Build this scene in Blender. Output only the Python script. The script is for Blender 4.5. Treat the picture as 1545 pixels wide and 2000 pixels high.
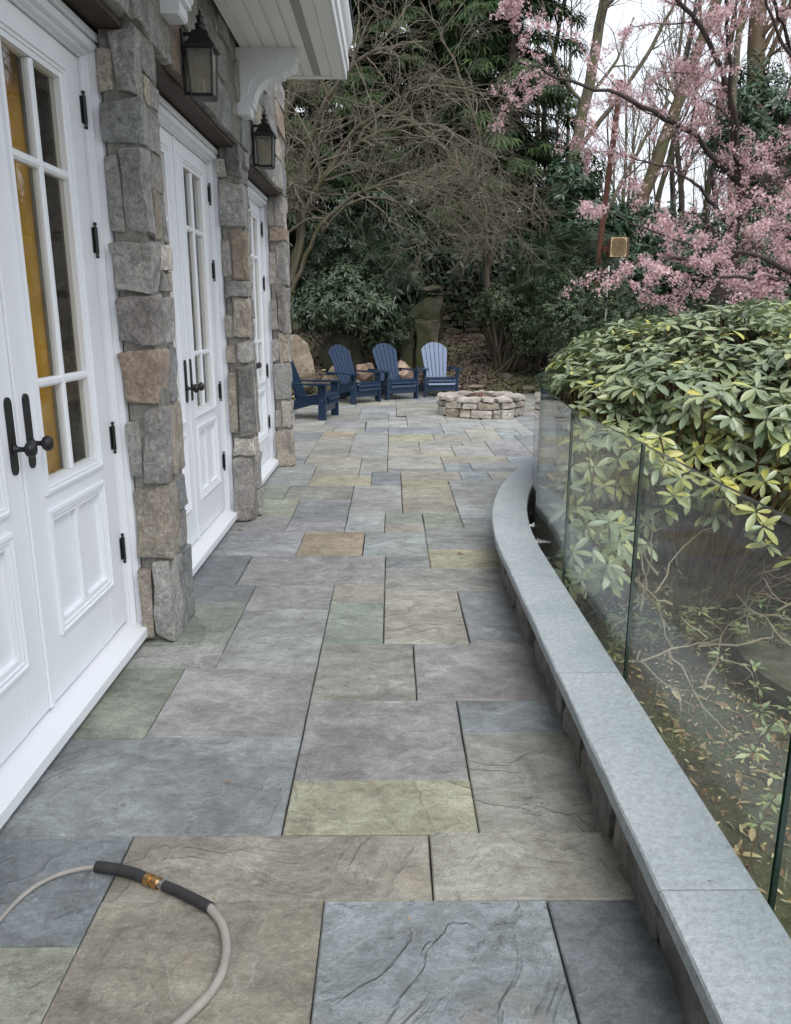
import bpy, math, random
import numpy as np
from mathutils import Vector, Matrix, noise

# ------------------------------------------------------------------ scene, camera, light
sc = bpy.context.scene
for o in list(bpy.data.objects): bpy.data.objects.remove(o)
R = math.radians
CAM_H = 1.5
cam_d = bpy.data.cameras.new('camera'); cam = bpy.data.objects.new('camera', cam_d)
sc.collection.objects.link(cam); sc.camera = cam
cam.location = (0, 0, CAM_H)
cam.rotation_euler = (R(90 - 14.107), 0, R(-0.30))
cam_d.sensor_fit = 'VERTICAL'; cam_d.sensor_height = 24.0; cam_d.lens = 24.0 * 1520 / 2000
cam_d.clip_start = 0.05; cam_d.clip_end = 600

SUN_EL, SUN_AZ = 52.0, 162.0          # high, veiled by cloud; azimuth clockwise from +Y
w = bpy.data.worlds.new('World'); sc.world = w; w.use_nodes = True
nt = w.node_tree; nt.nodes.clear()
sky = nt.nodes.new('ShaderNodeTexSky'); sky.sky_type = 'NISHITA'; sky.sun_disc = False
sky.sun_elevation = R(SUN_EL); sky.sun_rotation = R(SUN_AZ)
sky.air_density = 1.0; sky.dust_density = 6.0; sky.ozone_density = 1.0
hs = nt.nodes.new('ShaderNodeHueSaturation'); hs.inputs['Saturation'].default_value = 0.30   # cloud cover greys the blue
bg = nt.nodes.new('ShaderNodeBackground'); bg.inputs['Strength'].default_value = 0.15
wo = nt.nodes.new('ShaderNodeOutputWorld')
cl = nt.nodes.new('ShaderNodeMix'); cl.data_type = 'RGBA'; cl.inputs[0].default_value = .75; cl.inputs[7].default_value = (5.7, 6.05, 6.6, 1)   # even overcast deck
nt.links.new(sky.outputs[0], hs.inputs['Color']); nt.links.new(hs.outputs[0], cl.inputs[6]); nt.links.new(cl.outputs[2], bg.inputs[0]); nt.links.new(bg.outputs[0], wo.inputs[0])
sun_d = bpy.data.lights.new('sun', 'SUN'); sun_d.energy = 1.4; sun_d.angle = R(40); sun_d.color = (1, .97, .93)
sun = bpy.data.objects.new('sun', sun_d); sc.collection.objects.link(sun)
sd = Vector((math.sin(R(SUN_AZ)) * math.cos(R(SUN_EL)), math.cos(R(SUN_AZ)) * math.cos(R(SUN_EL)), math.sin(R(SUN_EL))))
sun.rotation_euler = (-sd).to_track_quat('-Z', 'Y').to_euler(); sun.location = sd * 40
sc.view_settings.view_transform = 'Standard'; sc.view_settings.look = 'None'
sc.view_settings.exposure = 0.60; sc.view_settings.gamma = 1.0
sc.view_settings.use_curve_mapping = False
sc.cycles.max_bounces = 6; sc.cycles.diffuse_bounces = 3; sc.cycles.glossy_bounces = 2; sc.cycles.transparent_max_bounces = 10

# ------------------------------------------------------------------ helpers
col = sc.collection
WO = {}                                # world origin of every object that can be a parent

def tag(o, label=None, cat=None, group=None, kind=None):
    if label: o['label'] = label
    if cat: o['category'] = cat
    if group: o['group'] = group
    if kind: o['kind'] = kind
    return o

def thing(name, label, cat, loc=(0, 0, 0), group=None):
    o = bpy.data.objects.new(name, None); col.objects.link(o); o.location = loc
    o.empty_display_size = .1
    WO[o] = Vector(loc)
    return tag(o, label, cat, group)

def mesh(name, V, F, mat=None, smooth=False, tint=None, mats=None, fmat=None):
    me = bpy.data.meshes.new(name)
    V = np.asarray(V, dtype=np.float32).reshape(-1, 3)
    if isinstance(F, np.ndarray):
        k = F.shape[1]; m = len(F)
        me.vertices.add(len(V)); me.vertices.foreach_set('co', V.ravel())
        me.loops.add(m * k); me.loops.foreach_set('vertex_index', F.ravel().astype(np.int32))
        me.polygons.add(m); me.polygons.foreach_set('loop_start', np.arange(0, m * k, k, dtype=np.int32))
        me.update(calc_edges=True)
    else:
        me.from_pydata(V.tolist(), [], F); me.update()
    if smooth: me.polygons.foreach_set('use_smooth', np.ones(len(me.polygons), dtype=bool))
    if tint is not None:
        a = me.attributes.new('tint', 'FLOAT', 'POINT'); a.data.foreach_set('value', np.asarray(tint, dtype=np.float32))
    for m_ in (mats or ([mat] if mat else [])): me.materials.append(m_)
    if fmat is not None: me.polygons.foreach_set('material_index', np.asarray(fmat, dtype=np.int32))
    me.validate() if not isinstance(F, np.ndarray) else None
    return me

def link(name, me, parent=None, org=(0, 0, 0)):
    o = bpy.data.objects.new(name, me); col.objects.link(o)
    org = Vector(org); WO[o] = org
    if parent is not None:
        o.parent = parent; o.location = org - WO[parent]
    else: o.location = org
    return o

def mk(name, V, F, mat, parent=None, org=None, **k):
    V = np.asarray(V, dtype=np.float64).reshape(-1, 3)
    if org is None: org = ((V[:, 0].min() + V[:, 0].max()) / 2, (V[:, 1].min() + V[:, 1].max()) / 2, V[:, 2].min())
    me = mesh(name, V - np.array(org), F, mat, **k)
    return link(name, me, parent, org)

def dup(root, loc, rz, label=None):
    r = root.copy(); col.objects.link(r); r.location = loc; r.rotation_euler = (0, 0, rz)
    if label: r['label'] = label
    for ch in list(root.children):
        c = ch.copy(); col.objects.link(c); c.parent = r
        for g in ch.children:
            d = g.copy(); col.objects.link(d); d.parent = c
    return r

class MB:
    """collects shapes into one mesh"""
    def __init__(s): s.V = []; s.F = []
    def add(s, V, F):
        b = len(s.V); s.V += [tuple(v) for v in V]; s.F += [tuple(i + b for i in f) for f in F]; return s
    def box(s, x0, x1, y0, y1, z0, z1, bev=0.0):
        if bev <= 0:
            V = [(x, y, z) for z in (z0, z1) for y in (y0, y1) for x in (x0, x1)]
            F = [(0, 2, 3, 1), (4, 5, 7, 6), (0, 1, 5, 4), (2, 6, 7, 3), (0, 4, 6, 2), (1, 3, 7, 5)]
            return s.add(V, F)
        b = min(bev, (x1 - x0) * .45, (y1 - y0) * .45, (z1 - z0) * .45)
        V = []; idx = {}
        for ax in range(3):
            for sx in (0, 1):
                for sy in (0, 1):
                    for sz in (0, 1):
                        c = [(x0, x1)[sx], (y0, y1)[sy], (z0, z1)[sz]]
                        sg = (sx, sy, sz)
                        for q in range(3):
                            if q != ax: c[q] += b if sg[q] == 0 else -b
                        idx[(ax, sx, sy, sz)] = len(V); V.append(c)
        F = []
        for ax in range(3):
            for sd_ in (0, 1):
                o1, o2 = [q for q in range(3) if q != ax]
                f = []
                for a_, b_ in ((0, 0), (1, 0), (1, 1), (0, 1)):
                    sg = [0, 0, 0]; sg[ax] = sd_; sg[o1] = a_; sg[o2] = b_
                    f.append(idx[(ax, *sg)])
                flip = (sd_ == 0) ^ (ax == 1)
                F.append(tuple(f[::-1]) if flip else tuple(f))
        for ax in range(3):
            o1, o2 = [q for q in range(3) if q != ax]
            for a_ in (0, 1):
                for b_ in (0, 1):
                    sg = [0, 0, 0]; sg[o1] = a_; sg[o2] = b_
                    l = list(sg); l[ax] = 0; h = list(sg); h[ax] = 1
                    F.append((idx[(o1, *l)], idx[(o1, *h)], idx[(o2, *h)], idx[(o2, *l)]))
        for sx in (0, 1):
            for sy in (0, 1):
                for sz in (0, 1): F.append((idx[(0, sx, sy, sz)], idx[(1, sx, sy, sz)], idx[(2, sx, sy, sz)]))
        return s.add(V, F)
    def prism(s, poly, axis, a, b):
        """poly: 2D outline in the two other axes (order x,y,z without axis)"""
        n = len(poly)
        def p(q, t):
            return (t, q[0], q[1]) if axis == 0 else (q[0], t, q[1]) if axis == 1 else (q[0], q[1], t)
        V = [p(q, a) for q in poly] + [p(q, b) for q in poly]
        F = [tuple(range(n))[::-1], tuple(range(n, 2 * n))] + [(i, (i + 1) % n, (i + 1) % n + n, i + n) for i in range(n)]
        return s.add(V, F)
    def lathe(s, prof, c=(0, 0, 0), n=16, axis=2):
        V = []; m = len(prof)
        for i in range(n):
            a = 2 * math.pi * i / n; ca, sa = math.cos(a), math.sin(a)
            for r, h in prof:
                p = (r * ca, r * sa, h)
                if axis == 0: p = (h, r * ca, r * sa)
                V.append((p[0] + c[0], p[1] + c[1], p[2] + c[2]))
        F = []
        for i in range(n):
            j = (i + 1) % n
            for k in range(m - 1): F.append((i * m + k, j * m + k, j * m + k + 1, i * m + k + 1))
        return s.add(V, F)
    def tube(s, P, rad, n=8, cap=True):
        V, F = tube_arrays(np.array(P, float), np.full(len(P), rad) if np.isscalar(rad) else np.array(rad, float), n)
        s.add(V.tolist(), F.tolist())
        if cap:
            b = len(s.V) - len(V); m = len(P)
            s.F.append(tuple(b + i for i in range(n))[::-1]); s.F.append(tuple(b + (m - 1) * n + i for i in range(n)))
        return s
    def loops(s, rings, close=True):
        n = len(rings[0]); V = [p for r_ in rings for p in r_]; F = []
        for k in range(len(rings) - 1):
            for i in range(n if close else n - 1):
                j = (i + 1) % n
                F.append((k * n + i, k * n + j, (k + 1) * n + j, (k + 1) * n + i))
        return s.add(V, F)
    def build(s, name, mat, parent=None, org=None, **k):
        return mk(name, s.V, s.F, mat, parent, org, **k)

def tube_arrays(P, r, n=5):
    m = len(P)
    T = np.gradient(P, axis=0); T /= np.linalg.norm(T, axis=1)[:, None] + 1e-9
    ref = np.array([0, 0, 1.0]) if abs(T[:, 2]).mean() < .8 else np.array([1.0, 0, 0])
    A = np.cross(T, ref); A /= np.linalg.norm(A, axis=1)[:, None] + 1e-9
    B = np.cross(T, A)
    an = np.arange(n) * 2 * math.pi / n
    V = P[:, None, :] + r[:, None, None] * (A[:, None, :] * np.cos(an)[None, :, None] + B[:, None, :] * np.sin(an)[None, :, None])
    i = np.arange(m - 1)[:, None] * n; j = np.arange(n)[None, :]; j2 = (j + 1) % n
    F = np.stack([i + j, i + j2, i + n + j2, i + n + j], -1).reshape(-1, 4)
    return V.reshape(-1, 3), F

def tubes(branches, n_of=lambda r: 4):
    Vs, Fs, b = [], [], 0
    for P, r in branches:
        V, F = tube_arrays(P, r, n_of(r[0])); Vs.append(V); Fs.append(F + b); b += len(V)
    return np.concatenate(Vs), np.concatenate(Fs)

def scatter(tv, tf, loc, rot, scale):
    """copies of a small template (n,3),(m,k) at loc (N,3), rot (N,3,3), scale (N,) or (N,3)"""
    N = len(loc); n = len(tv)
    sc_ = scale[:, None, None] if scale.ndim == 1 else scale[:, None, :]
    v = tv[None] * sc_
    V = np.einsum('nij,nkj->nki', rot, v) + loc[:, None, :]
    F = (tf[None] + (np.arange(N) * n)[:, None, None]).reshape(-1, tf.shape[1])
    return V.reshape(-1, 3), F

def frames(zdir, spin):
    """rotation matrices whose +Z is zdir, spun about it"""
    z = zdir / (np.linalg.norm(zdir, axis=1)[:, None] + 1e-9)
    ref = np.where(np.abs(z[:, 2:3]) < .9, np.array([[0, 0, 1.0]]), np.array([[1.0, 0, 0]]))
    x = np.cross(ref, z); x /= np.linalg.norm(x, axis=1)[:, None] + 1e-9
    y = np.cross(z, x)
    c, s_ = np.cos(spin)[:, None], np.sin(spin)[:, None]
    x2 = x * c + y * s_; y2 = -x * s_ + y * c
    return np.stack([x2, y2, z], -1)

def frames_x(xdir, up):
    """rotation matrices whose +X is xdir and +Z close to up"""
    x = xdir / (np.linalg.norm(xdir, axis=1)[:, None] + 1e-9)
    y = np.cross(up, x); y /= np.linalg.norm(y, axis=1)[:, None] + 1e-9
    return np.stack([x, y, np.cross(x, y)], -1)

# ------------------------------------------------------------------ materials
def new_mat(name):
    m = bpy.data.materials.new(name); m.use_nodes = True
    t = m.node_tree; b = t.nodes['Principled BSDF']
    return m, t, b
def N(t, typ, **k):
    n = t.nodes.new('ShaderNode' + typ)
    for a, v in k.items():
        if a in n.inputs: n.inputs[a].default_value = v
        else: setattr(n, a, v)
    return n
def mixc(t, fac, a, b, blend='MIX'):
    n = t.nodes.new('ShaderNodeMix'); n.data_type = 'RGBA'; n.blend_type = blend
    for sock, v in ((n.inputs[0], fac), (n.inputs[6], a), (n.inputs[7], b)):
        if isinstance(v, (int, float)): sock.default_value = v
        elif isinstance(v, tuple): sock.default_value = (*v, 1) if len(v) == 3 else v
        else: t.links.new(v, sock)
    return n.outputs[2]
def math_(t, op, a, b=0.0, clamp=False):
    n = t.nodes.new('ShaderNodeMath'); n.operation = op; n.use_clamp = clamp
    for sock, v in ((n.inputs[0], a), (n.inputs[1], b)):
        if isinstance(v, (int, float)): sock.default_value = v
        else: t.links.new(v, sock)
    return n.outputs[0]
def ramp(t, fac, stops):
    n = t.nodes.new('ShaderNodeValToRGB'); e = n.color_ramp.elements
    while len(e) < len(stops): e.new(.5)
    for el, (p, c) in zip(e, stops): el.position = p; el.color = (*c, 1) if len(c) == 3 else c
    t.links.new(fac, n.inputs[0]); return n.outputs[0]
def coords(t, rnd=True, out='Object'):
    tc = N(t, 'TexCoord')
    if not rnd: return tc.outputs[out]
    oi = N(t, 'ObjectInfo'); a = N(t, 'VectorMath', operation='ADD'); m = math_(t, 'MULTIPLY', oi.outputs['Random'], 57.3)
    t.links.new(tc.outputs[out], a.inputs[0]); t.links.new(m, a.inputs[1]); return a.outputs[0]
def noi(t, vec, scale, detail=5.0, rough=.55, dist=0.0, out=0):
    n = N(t, 'TexNoise', Scale=scale, Detail=detail, Roughness=rough, Distortion=dist)
    t.links.new(vec, n.inputs['Vector']); return n.outputs[out]
def bump(t, b, h, dist, strength=1.0):
    n = N(t, 'Bump', Strength=strength, Distance=dist); t.links.new(h, n.inputs['Height']); t.links.new(n.outputs[0], b.inputs['Normal']); return n

def mat_simple(name, c, rough=.5, metal=0.0, nscale=0, namp=.15, bscale=0, bdist=.001, spec=.5, coat=0):
    m, t, b = new_mat(name); b.inputs['Roughness'].default_value = rough; b.inputs['Metallic'].default_value = metal
    b.inputs['Specular IOR Level'].default_value = spec; b.inputs['Coat Weight'].default_value = coat
    b.inputs['Base Color'].default_value = (*c, 1)
    if name == 'navy_paint': b.inputs['Specular Tint'].default_value = (.62, .74, 1.0, 1)
    v = coords(t) if (nscale or bscale) else None
    if nscale:
        f = noi(t, v, nscale, 6)
        t.links.new(mixc(t, ramp(t, f, [(.3, (0, 0, 0)), (.7, (1, 1, 1))]), tuple(x * (1 - namp) for x in c), tuple(min(1, x * (1 + namp)) for x in c)), b.inputs['Base Color'])
    if bscale: bump(t, b, noi(t, v, bscale, 5), bdist)
    return m

def mat_bluestone():
    m, t, b = new_mat('bluestone'); v = coords(t)
    oi = N(t, 'ObjectInfo'); base = oi.outputs['Color']
    mp = N(t, 'Mapping'); mp.inputs['Scale'].default_value = (.8, 1.1, 1); t.links.new(v, mp.inputs[0])
    n1 = noi(t, v, 1.7, 6, .6, .8); n2 = noi(t, mp.outputs[0], 10, 9, .72, .5); n3 = noi(t, v, 70, 4, .6); n4 = noi(t, v, 3.1, 5, .6, 1.2)
    c = mixc(t, ramp(t, n1, [(.30, (0, 0, 0)), (.72, (1, 1, 1))]), (.74, .73, .74), (1.20, 1.20, 1.18))
    c = mixc(t, 1.0, base, c, 'MULTIPLY')
    n5 = noi(t, mp.outputs[0], 38, 8, .78, .3); n6 = noi(t, v, 150, 4, .7)
    c = mixc(t, 1.0, c, mixc(t, ramp(t, n2, [(.32, (0, 0, 0)), (.68, (1, 1, 1))]), (.66, .65, .64), (1.28, 1.29, 1.31)), 'MULTIPLY')
    c = mixc(t, 1.0, c, mixc(t, ramp(t, n5, [(.34, (0, 0, 0)), (.66, (1, 1, 1))]), (.80, .795, .79), (1.20, 1.20, 1.20)), 'MULTIPLY')
    c = mixc(t, 1.0, c, mixc(t, ramp(t, n6, [(.34, (0, 0, 0)), (.66, (1, 1, 1))]), (.82, .82, .82), (1.17, 1.17, 1.17)), 'MULTIPLY')
    st = ramp(t, n4, [(.56, (0, 0, 0)), (.70, (1, 1, 1))])
    c = mixc(t, math_(t, 'MULTIPLY', st, math_(t, 'MULTIPLY', oi.outputs['Random'], .38)), c, (.30, .235, .17))
    c = mixc(t, ramp(t, n3, [(.68, (0, 0, 0)), (.75, (.55, .55, .55))]), c, (.52, .53, .52))
    c = mixc(t, ramp(t, noi(t, v, 34, 3), [(.25, (.6, .6, .6)), (.32, (0, 0, 0))]), c, (.10, .10, .10))
    # natural cleft: thin layers break away in steps
    q = noi(t, v, 1.5, 5, .5, 1.6)
    step = N(t, 'Math', operation='SNAP'); t.links.new(q, step.inputs[0]); step.inputs[1].default_value = .13
    edge = math_(t, 'FRACT', math_(t, 'DIVIDE', q, .13))
    slope = math_(t, 'MULTIPLY', ramp(t, edge, [(.80, (0, 0, 0)), (1.0, (1, 1, 1))]), .13)
    q2 = math_(t, 'ADD', math_(t, 'MULTIPLY', math_(t, 'ADD', step.outputs[0], slope), math_(t, 'ADD', math_(t, 'MULTIPLY', math_(t, 'POWER', oi.outputs['Random'], 1.6), 1.0), .12)), math_(t, 'MULTIPLY', q, .15))
    tone = math_(t, 'ADD', math_(t, 'MULTIPLY', step.outputs[0], .62), .70)
    cmb = N(t, 'CombineColor'); [t.links.new(tone, cmb.inputs[i]) for i in range(3)]
    c = mixc(t, 1.0, c, cmb.outputs[0], 'MULTIPLY')
    brk = ramp(t, noi(t, v, 6, 3), [(.45, (0, 0, 0)), (.62, (1, 1, 1))])
    c = mixc(t, math_(t, 'MULTIPLY', ramp(t, edge, [(.0, (.42, .42, .42)), (.05, (0, 0, 0))]), brk), c, (.50, .51, .50))  # pale edge highlight painted along the layer steps, broken by noise
    h = math_(t, 'ADD', math_(t, 'MULTIPLY', q2, 1.0), math_(t, 'ADD', math_(t, 'MULTIPLY', n2, .20), math_(t, 'ADD', math_(t, 'MULTIPLY', n5, .13), math_(t, 'MULTIPLY', n6, .04))))
    bump(t, b, h, .05, 1.0)
    t.links.new(c, b.inputs['Base Color'])
    t.links.new(ramp(t, n2, [(.3, (.48, .48, .48)), (.7, (.68, .68, .68))]), b.inputs['Roughness'])
    b.inputs['Specular IOR Level'].default_value = .45
    return m

def mat_fieldstone():
    m, t, b = new_mat('fieldstone'); v = coords(t)
    oi = N(t, 'ObjectInfo')
    n1 = noi(t, v, 5, 6, .6, .6); n2 = noi(t, v, 26, 8, .7); n3 = noi(t, v, 120, 3, .6); n4 = noi(t, v, 8, 5, .6, 1.5)
    c = mixc(t, 1.0, oi.outputs['Color'], mixc(t, ramp(t, n1, [(.3, (0, 0, 0)), (.7, (1, 1, 1))]), (.66, .65, .65), (1.3, 1.27, 1.23)), 'MULTIPLY')
    c = mixc(t, 1.0, c, mixc(t, ramp(t, n2, [(.3, (0, 0, 0)), (.7, (1, 1, 1))]), (.62, .62, .62), (1.32, 1.32, 1.32)), 'MULTIPLY')
    n5 = noi(t, v, 60, 7, .8)
    c = mixc(t, 1.0, c, mixc(t, ramp(t, n5, [(.33, (0, 0, 0)), (.67, (1, 1, 1))]), (.55, .55, .55), (1.42, 1.42, 1.42)), 'MULTIPLY')
    c = mixc(t, math_(t, 'MULTIPLY', ramp(t, n4, [(.55, (0, 0, 0)), (.66, (1, 1, 1))]), .32), c, (.33, .23, .15))
    c = mixc(t, ramp(t, noi(t, v, 3.2, 5, .6, 1.0), [(.60, (0, 0, 0)), (.72, (.6, .6, .6))]), c, (.46, .44, .40))
    c = mixc(t, ramp(t, n3, [(.66, (0, 0, 0)), (.74, (.7, .7, .7))]), c, (.55, .55, .54))
    h = math_(t, 'ADD', math_(t, 'MULTIPLY', n1, .6), math_(t, 'ADD', math_(t, 'MULTIPLY', n2, .45), math_(t, 'MULTIPLY', n5, .30)))
    bump(t, b, h, .035, 1.0)
    t.links.new(c, b.inputs['Base Color']); b.inputs['Roughness'].default_value = .82
    return m

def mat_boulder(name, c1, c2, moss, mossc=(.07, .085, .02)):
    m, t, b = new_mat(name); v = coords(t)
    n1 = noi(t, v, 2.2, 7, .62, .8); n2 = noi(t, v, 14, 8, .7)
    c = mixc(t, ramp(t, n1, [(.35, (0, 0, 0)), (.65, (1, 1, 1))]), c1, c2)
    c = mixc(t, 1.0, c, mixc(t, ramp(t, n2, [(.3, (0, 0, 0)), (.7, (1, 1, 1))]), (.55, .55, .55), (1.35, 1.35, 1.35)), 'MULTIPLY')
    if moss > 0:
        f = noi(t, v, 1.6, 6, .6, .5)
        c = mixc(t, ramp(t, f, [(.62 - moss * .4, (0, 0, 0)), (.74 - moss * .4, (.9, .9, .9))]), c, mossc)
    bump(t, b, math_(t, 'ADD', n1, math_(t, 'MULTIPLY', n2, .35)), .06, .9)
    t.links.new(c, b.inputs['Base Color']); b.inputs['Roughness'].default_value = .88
    return m

def mat_leaf(name, stops, rough=.45, trans=.18, spec=.5, bs=0):
    m, t, b = new_mat(name)
    a = N(t, 'Attribute', attribute_name='tint'); c = ramp(t, a.outputs['Fac'], stops)
    t.links.new(c, b.inputs['Base Color']); b.inputs['Roughness'].default_value = rough; b.inputs['Specular IOR Level'].default_value = spec
    if trans > 0:
        tr = N(t, 'BsdfTranslucent'); t.links.new(c, tr.inputs['Color']); mx = N(t, 'MixShader', Fac=trans)
        t.links.new(b.outputs[0], mx.inputs[1]); t.links.new(tr.outputs[0], mx.inputs[2])
        t.links.new(mx.outputs[0], t.nodes['Material Output'].inputs['Surface'])
    return m

def mat_bark(name, c1, c2, moss=None, scale=6):
    m, t, b = new_mat(name); v = coords(t, True)
    mp = N(t, 'Mapping'); mp.inputs['Scale'].default_value = (1, 1, .22); t.links.new(v, mp.inputs[0])
    n = noi(t, mp.outputs[0], scale * 2, 7, .65, .5)
    c = mixc(t, ramp(t, n, [(.3, (0, 0, 0)), (.7, (1, 1, 1))]), c1, c2)
    if moss: c = mixc(t, ramp(t, noi(t, v, 1.8, 5), [(.42, (0, 0, 0)), (.66, (.85, .85, .85))]), c, moss)
    t.links.new(c, b.inputs['Base Color']); b.inputs['Roughness'].default_value = .9
    bump(t, b, n, .03, .8); return m

def mat_glass(name, tintc=(1, 1, 1), ior=1.5, rough=0.0, haze=0.0):
    m, t, b = new_mat(name); t.nodes.remove(b)
    tr = N(t, 'BsdfTransparent', Color=(*tintc, 1)); gl = N(t, 'BsdfGlossy', Roughness=rough)
    ge = N(t, 'NewGeometry'); dp = N(t, 'VectorMath', operation='DOT_PRODUCT'); t.links.new(ge.outputs['Incoming'], dp.inputs[0]); t.links.new(ge.outputs['Normal'], dp.inputs[1])
    cs = math_(t, 'ABSOLUTE', dp.outputs['Value']); f5 = math_(t, 'POWER', math_(t, 'SUBTRACT', 1.0, cs, True), 5.0)   # Schlick, same from both sides of the pane
    frv = math_(t, 'ADD', math_(t, 'MULTIPLY', f5, .96), .04)
    mx = N(t, 'MixShader'); t.links.new(frv, mx.inputs[0]); t.links.new(tr.outputs[0], mx.inputs[1]); t.links.new(gl.outputs[0], mx.inputs[2])
    out = mx.outputs[0]
    if haze > 0:                       # thin pale diffuse film over the pane, uneven by noise
        df = N(t, 'BsdfDiffuse', Color=(.7, .72, .7, 1)); m2 = N(t, 'MixShader')
        v = coords(t); f = noi(t, v, 2.0, 5, .6, .6)
        t.links.new(math_(t, 'MULTIPLY', ramp(t, f, [(.35, (.3, .3, .3)), (.7, (1, 1, 1))]), haze), m2.inputs[0])
        t.links.new(out, m2.inputs[1]); t.links.new(df.outputs[0], m2.inputs[2]); out = m2.outputs[0]
    t.links.new(out, t.nodes['Material Output'].inputs['Surface']); return m

def mat_ground():
    m, t, b = new_mat('garden_soil'); v = coords(t, False)
    n1 = noi(t, v, .9, 6, .6, .4); n2 = noi(t, v, 9, 8, .7, .3); n3 = noi(t, v, 46, 6, .7)
    c = mixc(t, ramp(t, n2, [(.3, (0, 0, 0)), (.7, (1, 1, 1))]), (.055, .043, .031), (.19, .155, .115))
    c = mixc(t, ramp(t, n3, [(.56, (0, 0, 0)), (.72, (.8, .8, .8))]), c, (.34, .29, .22))
    c = mixc(t, math_(t, 'MULTIPLY', ramp(t, n1, [(.47, (0, 0, 0)), (.62, (1, 1, 1))]), ramp(t, n3, [(.3, (.3, .3, .3)), (.6, (1, 1, 1))])), c, (.13, .145, .06))
    t.links.new(c, b.inputs['Base Color']); b.inputs['Roughness'].default_value = .95
    bump(t, b, math_(t, 'ADD', n2, math_(t, 'MULTIPLY', n3, .5)), .05, 1.0); return m

def mat_coping():
    m, t, b = new_mat('coping_stone'); v = coords(t)
    n1 = noi(t, v, 3, 5, .6, .3); n2 = noi(t, v, 55, 6, .7); n3 = noi(t, v, 22, 2, .4)
    c = mixc(t, ramp(t, n1, [(.3, (0, 0, 0)), (.7, (1, 1, 1))]), (.345, .385, .415), (.43, .465, .485))
    c = mixc(t, 1.0, c, mixc(t, ramp(t, n2, [(.3, (0, 0, 0)), (.7, (1, 1, 1))]), (.78, .78, .78), (1.2, 1.2, 1.2)), 'MULTIPLY')
    c = mixc(t, ramp(t, noi(t, v, 7, 6, .7, .6), [(.55, (0, 0, 0)), (.7, (.35, .35, .35))]), c, (.50, .53, .54))
    c = mixc(t, ramp(t, n3, [(.22, (.75, .75, .75)), (.27, (0, 0, 0))]), c, (.13, .14, .145))
    bump(t, b, n2, .008, .9); t.links.new(c, b.inputs['Base Color']); b.inputs['Roughness'].default_value = .72
    return m

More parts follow.
